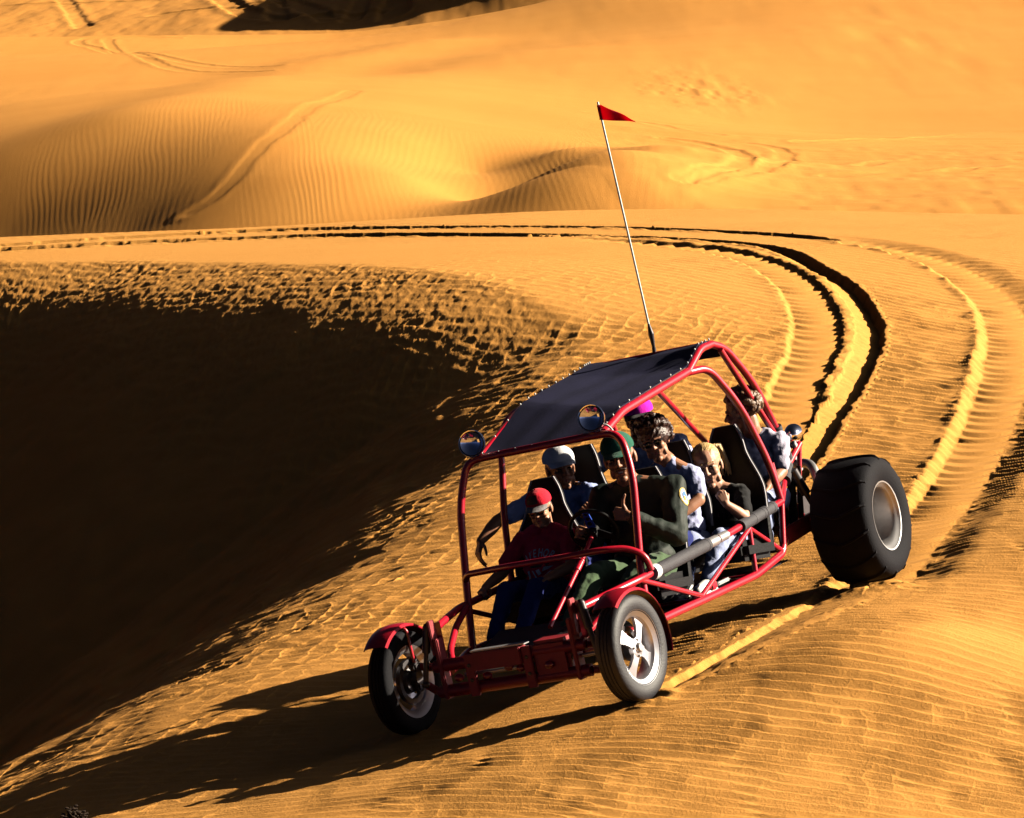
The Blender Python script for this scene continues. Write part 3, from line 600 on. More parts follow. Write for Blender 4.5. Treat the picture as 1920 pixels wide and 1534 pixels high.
# wheels
def front_wheel(y, steer):
    sgn = 1 if y > 0 else -1
    e = bpy.data.objects.new('front_wheel', None)
    W = Matrix.Translation((0, y, 0.285)) @ Matrix.Rotation(rad(steer), 4, 'Z') @ Matrix.Diagonal((0.93, 0.74, 0.93, 1)) @ (Matrix.Identity(4) if sgn > 0 else Matrix.Rotation(math.pi, 4, 'Z'))
    s = Sh()   # rim barrel
    s.lathe([(0.205, 0.070), (0.214, 0.078), (0.214, 0.070), (0.203, 0.060), (0.188, 0.050), (0.176, 0.020), (0.176, -0.045), (0.190, -0.060), (0.213, -0.070), (0.213, -0.078), (0.203, -0.072), (0.182, -0.060),
             (0.166, -0.045), (0.166, 0.020), (0.180, 0.052)], (0, 0, 0), n=64)
    for k in range(4):
        t = k * math.pi / 2 + 0.62
        for q in range(1):
            ring = []
            for d, wd, o in ((0.03, 0.062, 0.050), (0.075, 0.052, 0.052), (0.125, 0.056, 0.040), (0.172, 0.088, 0.030)):
                for ss in (-1, 1): ring.append((d, wd / 2 * ss, o))
            c, sn = math.cos(t), math.sin(t)
            def P(d, ww, o): return Vector((c * d - sn * ww, o, sn * d + c * ww))
            pr = [(0.03, 0.031), (0.075, 0.026), (0.125, 0.030), (0.174, 0.048)]
            tp = [[P(d, -h, o), P(d, h, o), P(d, h, o - 0.022), P(d, -h, o - 0.022)] for (d, h), o in zip(pr, (0.050, 0.050, 0.040, 0.028))]
            s.ring_sweep(tp)
    s.lathe([(0.0, 0.058), (0.040, 0.056), (0.056, 0.050), (0.058, 0.020), (0.0, 0.020)], (0, 0, 0), n=32, closed=False)
    rim = s.obj('front_wheel', M_ALU, B, sharp=30); rim.matrix_local = W
    s = Sh(); s.lathe([(0.0, 0.082), (0.020, 0.080), (0.028, 0.070), (0.030, 0.054), (0.0, 0.054)], (0, 0, 0), n=24, closed=False)
    for k in range(4):
        t = k * math.pi / 2 + 0.15; s.tube([(math.cos(t) * 0.045, 0.050, math.sin(t) * 0.045), (math.cos(t) * 0.045, 0.066, math.sin(t) * 0.045)], 0.008, n=6)
    s.obj('hub_cap', M_ALUD, rim)
    s = Sh()
    def tread(t, o, r): return -0.004 if (r > 0.295 and (abs((abs(o) - 0.028)) < 0.006)) else 0
    prof = [(0.208, 0.074), (0.222, 0.082), (0.245, 0.088), (0.268, 0.086), (0.284, 0.079), (0.296, 0.066), (0.300, 0.045), (0.3005, 0.034), (0.296, 0.031), (0.296, 0.026), (0.3015, 0.023), (0.302, 0.004), (0.297, 0.0), (0.302, -0.004), (0.3015, -0.023), (0.296, -0.026), (0.296, -0.031),
            (0.3005, -0.034), (0.300, -0.045), (0.296, -0.066), (0.284, -0.079), (0.268, -0.086), (0.245, -0.088), (0.222, -0.082), (0.208, -0.074), (0.20, -0.060), (0.20, 0.060)]
    s.lathe(prof, (0, 0, 0), n=80); s.obj('tyre', M_RUBBER_LIT if sgn > 0 else M_RUBBER, rim)
    s = Sh(); s.lathe([(0.10, -0.03), (0.13, -0.03), (0.13, -0.065), (0.10, -0.065)], (0, 0, 0), n=32); s.lathe([(0.0, -0.07), (0.06, -0.07), (0.07, -0.02), (0.0, -0.02)], (0, 0, 0), n=24, closed=False)
    s.box((0.06, -0.05, 0.10), (0.06, 0.05, 0.08), bev=0.008); s.obj('brake', M_STEEL, rim)
    # mudguard, curved round the front and top
    s = Sh(); rings = []
    a0, a1 = (rad(54), rad(196)) if sgn > 0 else (rad(48), rad(170))
    for k in range(25):
        t = a0 + (a1 - a0) * k / 24; r = 0.335; ring = []
        for (o, dr) in ((-0.085, -0.010), (-0.075, 0.002), (-0.03, 0.010), (0.03, 0.010), (0.07, 0.002), (0.08, -0.012), (0.075, -0.016), (0.068, -0.002), (0.03, 0.006), (-0.03, 0.006), (-0.073, -0.002), (-0.08, -0.014)):
            ring.append(Vector((math.cos(t) * (r + dr) , o * 1.12, math.sin(t) * (r + dr))))
        rings.append(ring)
    s.ring_sweep(rings); fd = s.obj('mudguard', M_RED, B); fd.matrix_local = Matrix.Translation((0, y, 0.285)) @ Matrix.Rotation(rad(steer), 4, 'Z') @ Matrix.Diagonal((0.93, 0.85, 0.93, 1))
    s = Sh(); s.tube([(0, y - 0.02 * sgn, 0.588), (-0.02, 0.60 * sgn, 0.57), (-0.03, 0.60 * sgn, 0.34)], 0.010, 0.04); s.obj('mudguard_stay', M_RED, B)
front_wheel(0.715, -4); front_wheel(-0.665, -4)

def rear_wheel(y):
    sgn = 1 if y > 0 else -1
    W = Matrix.Translation((-3.095, y, 0.388)) @ Matrix.Diagonal((0.935, 0.92, 0.935, 1)) @ (Matrix.Identity(4) if sgn > 0 else Matrix.Rotation(math.pi, 4, 'Z'))
    s = Sh()
    s.lathe([(0.205, 0.168), (0.213, 0.182), (0.221, 0.184), (0.221, 0.174), (0.206, 0.160), (0.196, 0.13), (0.19, -0.15), (0.21, -0.17), (0.20, -0.175), (0.178, -0.15), (0.176, 0.02), (0.178, 0.13), (0.192, 0.158)], (0, 0, 0), n=64)
    s.lathe([(0.0, -0.045), (0.05, -0.045), (0.06, -0.058), (0.10, -0.068), (0.178, -0.08), (0.178, -0.092), (0.0, -0.092)], (0, 0, 0), n=48, closed=False)
    rim = s.obj('rear_wheel', M_ALUD, B); rim.matrix_local = W
    s = Sh(); s.lathe([(0.0, 0.02), (0.030, 0.018), (0.036, 0.005), (0.038, -0.05), (0.0, -0.05)], (0, 0, 0), n=24, closed=False)
    for k in range(5):
        t = k * 2 * math.pi / 5; s.tube([(math.cos(t) * 0.08, -0.070, math.sin(t) * 0.08), (math.cos(t) * 0.08, -0.048, math.sin(t) * 0.08)], 0.010, n=6)
    s.obj('hub_cap', M_ALUD, rim)
    s = Sh()
    prof = [(0.212, 0.172), (0.232, 0.186), (0.27, 0.200), (0.31, 0.203), (0.345, 0.196), (0.368, 0.178), (0.380, 0.150), (0.387, 0.10), (0.390, 0.05), (0.391, 0), (0.390, -0.05), (0.387, -0.10), (0.380, -0.150), (0.368, -0.178), (0.345, -0.196), (0.31, -0.203), (0.27, -0.200), (0.232, -0.186), (0.212, -0.172), (0.20, -0.15), (0.20, 0.15)]
    s.lathe(prof, (0, 0, 0), n=96)
    ty = s.obj('tyre', M_RUBBER, rim)
    s = Sh(); N = 14       # paddles: V-shaped bars right across the tread
    for k in range(N):
        t0 = k * 2 * math.pi / N + 0.20; rings = []
        for q in range(17):
            o = -0.192 + 0.384 * q / 16; rb = np.interp(abs(o), [0, 0.05, 0.10, 0.15, 0.178, 0.196], [0.391, 0.390, 0.387, 0.380, 0.368, 0.345])
            tt = t0 + 0.16 * (abs(o) / 0.19) ** 1.3
            hgt = 0.016 if abs(o) < 0.17 else 0.012
            ring = []
            for dt, rr in ((-0.030, rb - 0.004), (-0.010, rb + hgt), (0.012, rb + hgt), (0.045, rb - 0.004)):
                ring.append(Vector((math.cos(tt + dt) * rr, o, math.sin(tt + dt) * rr)))
            rings.append(ring)
        s.ring_sweep(rings)
    s.obj('paddle_tread', M_RUBBER, rim, sharp=25)
rear_wheel(0.80); rear_wheel(-0.80)
g = Sh(); g.tube([(-3.095, -0.70, 0.405), (-3.095, 0.70, 0.405)], 0.040); g.tube([(-3.095, 0.50, 0.405), (-3.095, 0.60, 0.405)], 0.075, n=20); g.obj('rear_axle', M_STEEL, B)
for s_ in (1, -1):
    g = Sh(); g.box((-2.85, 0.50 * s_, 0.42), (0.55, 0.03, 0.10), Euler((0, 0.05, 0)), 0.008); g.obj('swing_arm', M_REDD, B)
    g = Sh(); a = Vector((-2.95, 0.50 * s_, 0.76)); b = Vector((-3.06, 0.56 * s_, 0.45)); g.tube([a, a.lerp(b, .5)], 0.030); g.tube([a.lerp(b, .4), b], 0.016); g.obj('shock_absorber', M_STEEL, B)
# engine block with finned cylinders, exhaust, skid plate
g = Sh(); g.box((-3.25, 0, 0.50), (0.42, 0.34, 0.30), bev=0.03); g.box((-2.85, 0, 0.42), (0.45, 0.22, 0.24), bev=0.04)
for s_ in (1, -1):
    for x in (-3.36, -3.16):
        for k in range(7): g.tube([(x, (0.17 + 0.02 * k) * s_, 0.50), (x, (0.18 + 0.02 * k) * s_, 0.50)], 0.075, n=20)
        g.box((x, 0.33 * s_, 0.50), (0.17, 0.05, 0.17), bev=0.02)
g.lathe([(0.0, -0.05), (0.15, -0.05), (0.16, 0.0), (0.15, 0.05), (0.0, 0.05)], (-3.30, 0, 0.78), closed=False)
eng = g.obj('engine', M_STEEL, B)
g = Sh(); g.tube([(-3.30, 0.36, 0.42), (-3.36, 0.47, 0.45), (-3.34, 0.47, 0.68), (-3.44, 0.40, 0.74), (-3.52, 0.2, 0.74)], 0.028, 0.07); g.tube([(-3.30, -0.36, 0.42), (-3.36, -0.47, 0.45), (-3.34, -0.47, 0.68), (-3.44, -0.40, 0.74), (-3.52, -0.2, 0.74)], 0.028, 0.07); g.tube([(-3.52, -0.3, 0.74), (-3.52, 0.3, 0.74)], 0.055); g.obj('exhaust', M_ALUD, B)
g = Sh(); g.box((-2.93, 0.47, 0.60), (0.020, 0.05, 0.36), Euler((0, -0.35, 0)), 0.004); g.box((-3.0, 0.49, 0.58), (0.012, 0.03, 0.40), Euler((0, -0.35, 0)), 0.003); g.obj('brace_plate', M_BLACK, B)
g = Sh(); g.ell((-2.98, 0.46, 0.62), 0.022); g.obj('suspension_bolt', M_ALUD, B)
g = Sh(); g.box((-3.0, 0.46, 0.53), (0.05, 0.05, 0.05), bev=0.01); g.obj('suspension_bracket', M_RED, B)
g = Sh(); g.box((-1.45, 0, 0.288), (2.2, 1.06, 0.008)); g.obj('floor_pan', M_BLACK, B)
g = Sh(); g.box((-0.30, 0.0, 0.36), (0.42, 0.62, 0.010), Euler((0, 0.25, 0))); g.obj('toe_board', M_STEEL, B)
for c3, s3, m3 in (((-1.60, 0.47, 0.335), (0.07, 0.05, 0.05), M_RED), ((-1.78, 0.46, 0.325), (0.16, 0.03, 0.02), M_ALUD), ((-1.36, 0.49, 0.32), (0.04, 0.03, 0.03), M_ALUD)):
    g = Sh(); g.box(c3, s3, bev=0.008); g.obj('floor_bracket', m3, B)
# steering
g = Sh(); g.tube([(-0.15, 0.19, 0.44), (-0.66, 0.185, 0.69)], 0.0125); g.tube([(-0.70, 0.18, 0.705), (-0.90, 0.165, 0.80)], 0.0125); g.ell((-0.68, 0.183, 0.697), 0.018); g.tube([(-0.60, 0.185, 0.66), (-0.665, 0.185, 0.693)], 0.018)
col = g.obj('steering_column', M_RED, B)
axs = Vector((0.885, 0.07, -0.46)).normalized()     # column axis, pointing forward and down
wc = Vector((-0.935, 0.165, 0.825)); q = axs.to_track_quat('Y', 'Z').to_matrix()
g = Sh(); rings = []
for k in range(40):
    t = 2 * math.pi * k / 40; ring = []
    for j in range(10):
        p = 2 * math.pi * j / 10; rr = 0.132 + 0.0115 * math.cos(p)
        ring.append(wc + q @ Vector((math.cos(t) * rr, 0.0115 * math.sin(p), math.sin(t) * rr)))
    rings.append(ring)
g.ring_sweep(rings, closed_path=True, cap=False); g.tube([wc - axs * 0.015, wc + axs * 0.05], 0.030)
swl = g.obj('steering_wheel', M_BLACK, B)
for t in (math.pi / 2, math.pi / 2 + 2.1, math.pi / 2 - 2.1):
    g = Sh(); c_, s_ = math.cos(t), math.sin(t)
    def P2(d, wv, o): return wc + q @ Vector((c_ * d - s_ * wv, o, s_ * d + c_ * wv))
    g.ring_sweep([[P2(d, -h, 0.006), P2(d, h, 0.006), P2(d, h, 0.012), P2(d, -h, 0.012)] for d, h in ((0.025, 0.026), (0.130, 0.017))])
    g.obj('spoke', M_BLUE if t == math.pi / 2 else M_BLACK, swl)
g = Sh()
for t in (math.pi / 2,):
    c_, s_ = math.cos(t), math.sin(t)
    for d, h in ((0.055, 0.013), (0.088, 0.011), (0.118, 0.009)):
        b2 = bmesh.new(); bmesh.ops.create_cone(b2, cap_ends=True, segments=16, radius1=h, radius2=h, depth=0.010)
        bmesh.ops.transform(b2, matrix=Matrix.Translation(wc + q @ Vector((c_ * d, 0.009, s_ * d))) @ q.to_4x4() @ Matrix.Rotation(math.pi / 2, 4, 'X'), verts=b2.verts); g.merge(b2)
g.obj('spoke_hole', M_BLACK, swl)
g = Sh(); g.tube([(-0.62, 0.09, 0.32), (-0.78, 0.09, 0.62)], 0.010); g.ell((-0.785, 0.09, 0.635), 0.024); g.obj('gear_lever', M_STEEL, B)
# whip and pennant
g = Sh(); g.tube([(-2.40, 0.045, 1.60), (-2.40, 0.05, 1.66)], 0.012); g.tube([(-2.40, 0.05, 1.66), (-2.40, 0.052, 1.74)], [0.009, 0.017]); g.tube([(-2.40, 0.052, 1.74), (-2.40, 0.05, 1.80)], [0.017, 0.007])
g.obj('whip_base', M_STEEL, B)
g = Sh(); g.tube([(-2.40, 0.05, 1.78), (-2.40, 0.044, 2.4), (-2.40, 0.034, 3.12)], 0.0062, 0.3); wp = g.obj('whip_pole', M_WHITE, B)
bm = bmesh.new(); nx, nz = 26, 9; grid = []
for i in range(nx + 1):
    t = i / nx; row = []
    for j in range(nz + 1):
        v = j / nz - 0.5; hgt = 0.085 * (1 - t) + 0.004
        along = t * 0.235
        base = Vector((-2.40, 0.034, 3.060)) + Vector((-0.03, 0.86, -0.40)).normalized() * along
        wob = 0.022 * math.sin(t * 7.5 + v * 1.2) * t ** 0.5
        row.append(base + Vector((0, 0.05, 0.16)).normalized() * v * hgt * 1.0 + Vector((1, 0.1, 0)) * wob)
    grid.append(row)
s = Sh()
top = [[s.bm.verts.new(p + Vector((0.0012, 0, 0))) for p in r] for r in grid]; bot = [[s.bm.verts.new(p - Vector((0.0012, 0, 0))) for p in r] for r in grid]
for i in range(nx):
    for j in range(nz):
        s.bm.faces.new((top[i][j], top[i + 1][j], top[i + 1][j + 1], top[i][j + 1])); s.bm.faces.new((bot[i][j], bot[i][j + 1], bot[i + 1][j + 1], bot[i + 1][j]))
    s.bm.faces.new((top[i][0], bot[i][0], bot[i + 1][0], top[i + 1][0])); s.bm.faces.new((top[i][-1], top[i + 1][-1], bot[i + 1][-1], bot[i][-1]))
s.tube([(-2.40, 0.034, 3.018), (-2.40, 0.034, 3.102)], 0.010, n=10)
s.obj('pennant', M_FLAG, wp, sharp=None)

# bucket seats
def seat(x, y, z, top, wid=0.40, lean=0.22, label=None):
    """x,y,z: middle of the seat crease; top: height of the headrest"""
    q = Sh(); H_ = top - z
    rings = []
    for k in range(15):
        t = k / 14; h = z - 0.04 + (H_ + 0.04) * t
        wd = wid * (1.0 if t < 0.45 else 1.0 - 0.50 * sst((t - 0.45) / 0.40)) / 2
        if k == 14: wd *= 0.62
        if k == 13: wd *= 0.86
        cx = x - lean * H_ * t * 0.9; th = 0.085 - 0.03 * t; ring = []
        for j in range(20):
            p = 2 * math.pi * j / 20; c, s_ = math.cos(p), math.sin(p)
            yy = wd * math.copysign(abs(c) ** 0.6, c); xx = th * 0.5 * math.copysign(abs(s_) ** 0.6, s_)
            xx += 0.05 * (yy / (wid / 2)) ** 2 * (1 - 0.6 * t)
            ring.append(Vector((cx + xx, y + yy, h)))
        rings.append(ring)
    q.ring_sweep(rings); b = q.obj('seat_back', M_BLACK, B)
    q = Sh()
    q.box((x + 0.20, y, z - 0.005), (0.42, wid, 0.12), Euler((0, -0.12, 0)), 0.035)
    q.obj('seat_cushion', M_BLACK, B)
    q = Sh()
    for s_ in (1, -1):
        P = []
        for k in range(4, 15):
            t = k / 14; h = z - 0.04 + (H_ + 0.04) * t; wd = wid * (1.0 if t < 0.45 else 1.0 - 0.50 * sst((t - 0.45) / 0.40)) / 2 * (0.62 if k == 14 else 0.86 if k == 13 else 1)
            cx = x - lean * H_ * t * 0.9; P.append((cx + 0.018 + 0.05 * (wd / (wid / 2)) ** 2 * (1 - 0.6 * t), y + s_ * wd * 0.985, h))
        q.tube(P, 0.007, 0.02, n=8)
    q.obj('seat_piping', M_PIPING, b)
SEATS = [(-1.30, -0.33, 0.44, 1.11, 0.45), (-1.38, 0.28, 0.44, 1.06, 0.42), (-1.90, -0.36, 0.46, 1.20, 0.40), (-2.02, 0.18, 0.46, 1.12, 0.38), (-2.33, 0.36, 0.44, 1.13, 0.44), (-2.50, -0.20, 0.48, 1.12, 0.40)]
for a in SEATS: seat(*a)

# ---------------------------------------------------------------- people
V = Vector
def hand(s, w_, d, n, side, mode, k=1.0):
    d = V(d).normalized(); n = V(n); n = (n - d * n.dot(d)).normalized(); t = n.cross(d) * side; w_ = V(w_)
    L = [0.044, 0.048, 0.045, 0.036]
    for i, off in enumerate((0.029, 0.010, -0.009, -0.027)):
        off *= k; kn = w_ + d * (0.086 - 0.006 * abs(i - 1)) * k + t * off
        s.cap(w_ + d * 0.012 * k + t * off * 0.6, kn, 0.0135 * k, 0.011 * k, n=10)
        l = L[i] * k
        if mode in ('fist', 'thumb'):
            a = kn + (d * 0.35 + n * 0.94).normalized() * l * 0.8; b = a + (d * -0.85 + n * 0.35).normalized() * l * 0.62; c = b + (d * -0.6 - n * 0.7).normalized() * l * 0.4
        elif mode == 'grip':
            a = kn + (d * 0.55 + n * 0.83).normalized() * l * 0.8; b = a + (d * -0.4 + n * 0.9).normalized() * l * 0.62; c = b + (d * -0.95 + n * 0.1).normalized() * l * 0.45
        else:
            g = 0.35 + 0.12 * i
            a = kn + (d * 0.9 + n * g).normalized() * l * 0.85; b = a + (d * 0.6 + n * (g + 0.4)).normalized() * l * 0.65; c = b + (d * 0.35 + n * 0.9).normalized() * l * 0.45
        s.cap(kn, a, 0.0090 * k, 0.0082 * k, n=8); s.cap(a, b, 0.0082 * k, 0.0076 * k, n=8); s.cap(b, c, 0.0076 * k, 0.0066 * k, n=8)
    tb = w_ + d * 0.028 * k + t * 0.026 * k + n * 0.006
    if mode == 'thumb': a = tb + (t * 0.8 + d * 0.55).normalized() * 0.036 * k; b = a + (t * 0.97 + d * 0.05 - n * 0.1).normalized() * 0.030 * k; c = b + (t * 0.95 - d * 0.22).normalized() * 0.026 * k
    elif mode in ('fist', 'grip'): a = tb + (t * 0.6 + d * 0.6 + n * 0.5).normalized() * 0.036 * k; b = a + (d * 0.6 + n * 0.7 - t * 0.25).normalized() * 0.028 * k; c = b + (d * 0.2 + n * 0.4 - t * 0.8).normalized() * 0.022 * k
    else: a = tb + (t * 0.75 + d * 0.6 + n * 0.25).normalized() * 0.036 * k; b = a + (d * 0.85 + t * 0.25 + n * 0.3).normalized() * 0.028 * k; c = b + (d * 0.9 + n * 0.35).normalized() * 0.022 * k
    s.cap(tb, a, 0.014 * k, 0.0105 * k, n=10); s.cap(a, b, 0.0105 * k, 0.0095 * k, n=10); s.cap(b, c, 0.0095 * k, 0.0078 * k, n=10)

class Head:
    def __init__(s, c, fw, up=(0, 0, 1), k=1.0):
        s.c = V(c); f = V(fw).normalized(); u = V(up); u = (u - f * u.dot(f)).normalized(); l = u.cross(f)
        s.R = Matrix((f, l, u)).transposed(); s.k = k; s.f = f; s.l = l; s.u = u
    def p(s, x, y, z): return s.c + s.R @ (V((x, y, z)) * s.k)
    def el(s, sh, c, r, **kw): sh.ell(s.p(*c), tuple(q * s.k for q in r), rot=s.R, **kw)
    def cp(s, sh, a, b, ra, rb=None): sh.cap(s.p(*a), s.p(*b), ra * s.k, (ra if rb is None else rb) * s.k)
    def skin(s, sh, neck, smile=False):
        s.el(sh, (-0.012, 0, 0.035), (0.096, 0.076, 0.086)); s.el(sh, (0.020, 0, -0.030), (0.070, 0.062, 0.085)); s.el(sh, (0.040, 0, -0.070), (0.042, 0.046, 0.045))
        s.el(sh, (0.068, 0, -0.098), (0.022, 0.024, 0.018)); s.cp(sh, (0.083, 0, 0.016), (0.109, 0, -0.022), 0.0085, 0.0125)
        for q in (1, -1):
            s.cp(sh, (0.105, 0.006 * q, -0.025), (0.094, 0.014 * q, -0.027), 0.008, 0.007)
            s.cp(sh, (0.086, 0.014 * q, 0.024), (0.070, 0.048 * q, 0.022), 0.0095, 0.008); s.el(sh, (0.062, 0.038 * q, -0.022), (0.028, 0.024, 0.024)); s.el(sh, (0.035, 0.048 * q, -0.065), (0.03, 0.016, 0.03))
            s.el(sh, (-0.012, 0.078 * q, -0.004), (0.019, 0.010, 0.031)); s.el(sh, (-0.006, 0.076 * q, -0.028), (0.012, 0.009, 0.012))
        s.cp(sh, (0.078, -0.018, -0.052), (0.078, 0.018, -0.052), 0.010); s.cp(sh, (0.076, -0.015, -0.072), (0.076, 0.015, -0.072), 0.009)
        s.cp(sh, (-0.030, 0, -0.045), (-0.030, 0, -0.10), 0.055, 0.052); sh.cap(s.p(-0.030, 0, -0.10), V(neck), 0.052 * s.k, 0.060 * s.k)
    def eyes(s, par, off, brow=M_BROWN, smile=True, lashes=True):
        for q in (1, -1):
            e = Sh(); s.el(e, (0.0745, 0.031 * q, 0.004), (0.012, 0.0145, 0.0085), seg=12, rings=8); e.obj('eye', M_EYE, par, loc=off)
            e = Sh(); s.cp(e, (0.0885, 0.016 * q, 0.030), (0.072, 0.050 * q, 0.031), 0.0045, 0.003); e.obj('eyebrow', brow, par, loc=off)
        e = Sh(); s.cp(e, (0.083, 0, -0.052), (0.078, 0.021, -0.049), 0.0062, 0.004); s.cp(e, (0.083, 0, -0.052), (0.078, -0.021, -0.049), 0.0062, 0.004)
        s.cp(e, (0.082, 0, -0.071 if smile else -0.062), (0.077, 0.017, -0.064), 0.0065, 0.004); s.cp(e, (0.082, 0, -0.071 if smile else -0.062), (0.077, -0.017, -0.064), 0.0065, 0.004); m_ = e.obj('lips', M_LIP, par, loc=off)
        if smile:
            e = Sh(); s.el(e, (0.0795, 0, -0.0595), (0.007, 0.019, 0.0062), seg=14, rings=8); e.obj('teeth', M_TEETH, par, loc=off)
    def cap_hat(s, par, off, mat, visor_mat=None, back=False, tilt=0.0, kk=1.0, name='cap'):
        b2 = bmesh.new(); bmesh.ops.create_uvsphere(b2, u_segments=32, v_segments=20, radius=1)
        for v in b2.verts:
            v.co = V((v.co.x * 0.106 * kk, v.co.y * 0.088 * kk, v.co.z * 0.080)); v.co.z = max(v.co.z, -0.014)
            if v.co.x > 0.03: v.co.z += 0.008 * min(1, (v.co.x - 0.03) / 0.04) * (1 if v.co.z > 0 else 0)
        sh = Sh(); sh.merge(b2); sh.ell((0, 0, 0.082), (0.008, 0.008, 0.005), seg=10, rings=6)
        M = Matrix.Translation(s.p(-0.010, 0, 0.060)) @ s.R.to_4x4() @ Matrix.Rotation(tilt, 4, 'Y') @ Matrix.Diagonal((s.k, s.k, s.k, 1))
        if back: M = M @ Matrix.Rotation(math.pi, 4, 'Z')
        bmesh.ops.transform(sh.bm, matrix=M, verts=sh.bm.verts); c = sh.obj(name, mat, par, loc=off, sharp=50)
        sh = Sh(); n, m_ = 18, 6; T_ = []; Bt = []
        for i in range(n + 1):
            a = -1.12 + 2.24 * i / n; rt = []; rb = []
            for j in range(m_ + 1):
                q = j / m_; ext = 0.072 * max(0.0, math.cos(a * 1.22)) ** 0.55
                x = math.cos(a) * 0.101 * kk + ext * q; y = math.sin(a) * 0.085 * kk * (1 - 0.06 * q)
                z = -0.006 - 0.014 * q - 2.2 * y * y * (0.3 + q) 
                rt.append(sh.bm.verts.new(M @ V((x, y, z + 0.0022)))); rb.append(sh.bm.verts.new(M @ V((x, y, z - 0.0022))))
            T_.append(rt); Bt.append(rb)
        for i in range(n):
            for j in range(m_):
                sh.bm.faces.new((T_[i][j], T_[i + 1][j], T_[i + 1][j + 1], T_[i][j + 1])); sh.bm.faces.new((Bt[i][j], Bt[i][j + 1], Bt[i + 1][j + 1], Bt[i + 1][j]))
            sh.bm.faces.new((T_[i][0], Bt[i][0], Bt[i + 1][0], T_[i + 1][0])); sh.bm.faces.new((T_[i][m_], T_[i + 1][m_], Bt[i + 1][m_], Bt[i][m_]))
        for a_ in (0, n):
            for j in range(m_): sh.bm.faces.new((T_[a_][j], T_[a_][j + 1], Bt[a_][j + 1], Bt[a_][j]) if a_ == 0 else (T_[a_][j], Bt[a_][j], Bt[a_][j + 1], T_[a_][j + 1]))
        sh.obj('visor', visor_mat or mat, c, loc=off)
        return c
    def glasses(s, par, off, dark=True):
        e = Sh()
        for q in (1, -1): s.el(e, (0.092, 0.030 * q, 0.002), (0.006, 0.026, 0.019), seg=16, rings=8); s.cp(e, (0.088, 0.054 * q, 0.006), (-0.005, 0.079 * q, 0.008), 0.003)
        s.cp(e, (0.097, -0.008, 0.006), (0.097, 0.008, 0.006), 0.003); return e.obj('sunglasses', M_GLASS, par, loc=off)
    def curls(s, par, off, mat, n, seed, R=(0.108, 0.092, 0.105), size=(0.016, 0.026), low=-0.5, name='hair'):
        rr = random.Random(seed); e = Sh(); s.el(e, (-0.022, 0, 0.036), (R[0] * 0.95, R[1] * 0.93, R[2] * 0.88))
        k = 0
        while k < n:
            th = rr.uniform(0, 2 * math.pi); z = rr.uniform(low, 1); q = math.sqrt(1 - z * z); x, y = math.cos(th) * q, math.sin(th) * q
            if x > 0.35 and z < 0.45: continue
            if x > 0.12 and z < -0.05: continue
            rad_ = rr.uniform(*size); s.el(e, (-0.022 + x * R[0], y * R[1], 0.036 + z * R[2]), (rad_, rad_ * rr.uniform(0.7, 1.1), rad_ * rr.uniform(0.7, 1.1)), seg=10, rings=6); k += 1
        o = e.obj(name, mat, par, loc=off); remesh(o, 0.0055, 1, lambda co: 0.004 * vnoise(co[:, 0] * 160 + co[:, 2] * 90, co[:, 1] * 160 - co[:, 2] * 60)); return o

def wr(amp, f=26, seed=0):
    return lambda co: amp * (vnoise(co[:, 0] * f + co[:, 2] * f * 1.3 + seed, co[:, 1] * f - co[:, 2] * f * 0.5 + seed) + 0.6 * vnoise(co[:, 0] * f * 0.6 - co[:, 1] * f * 1.7, co[:, 2] * f * 2.0 + seed))

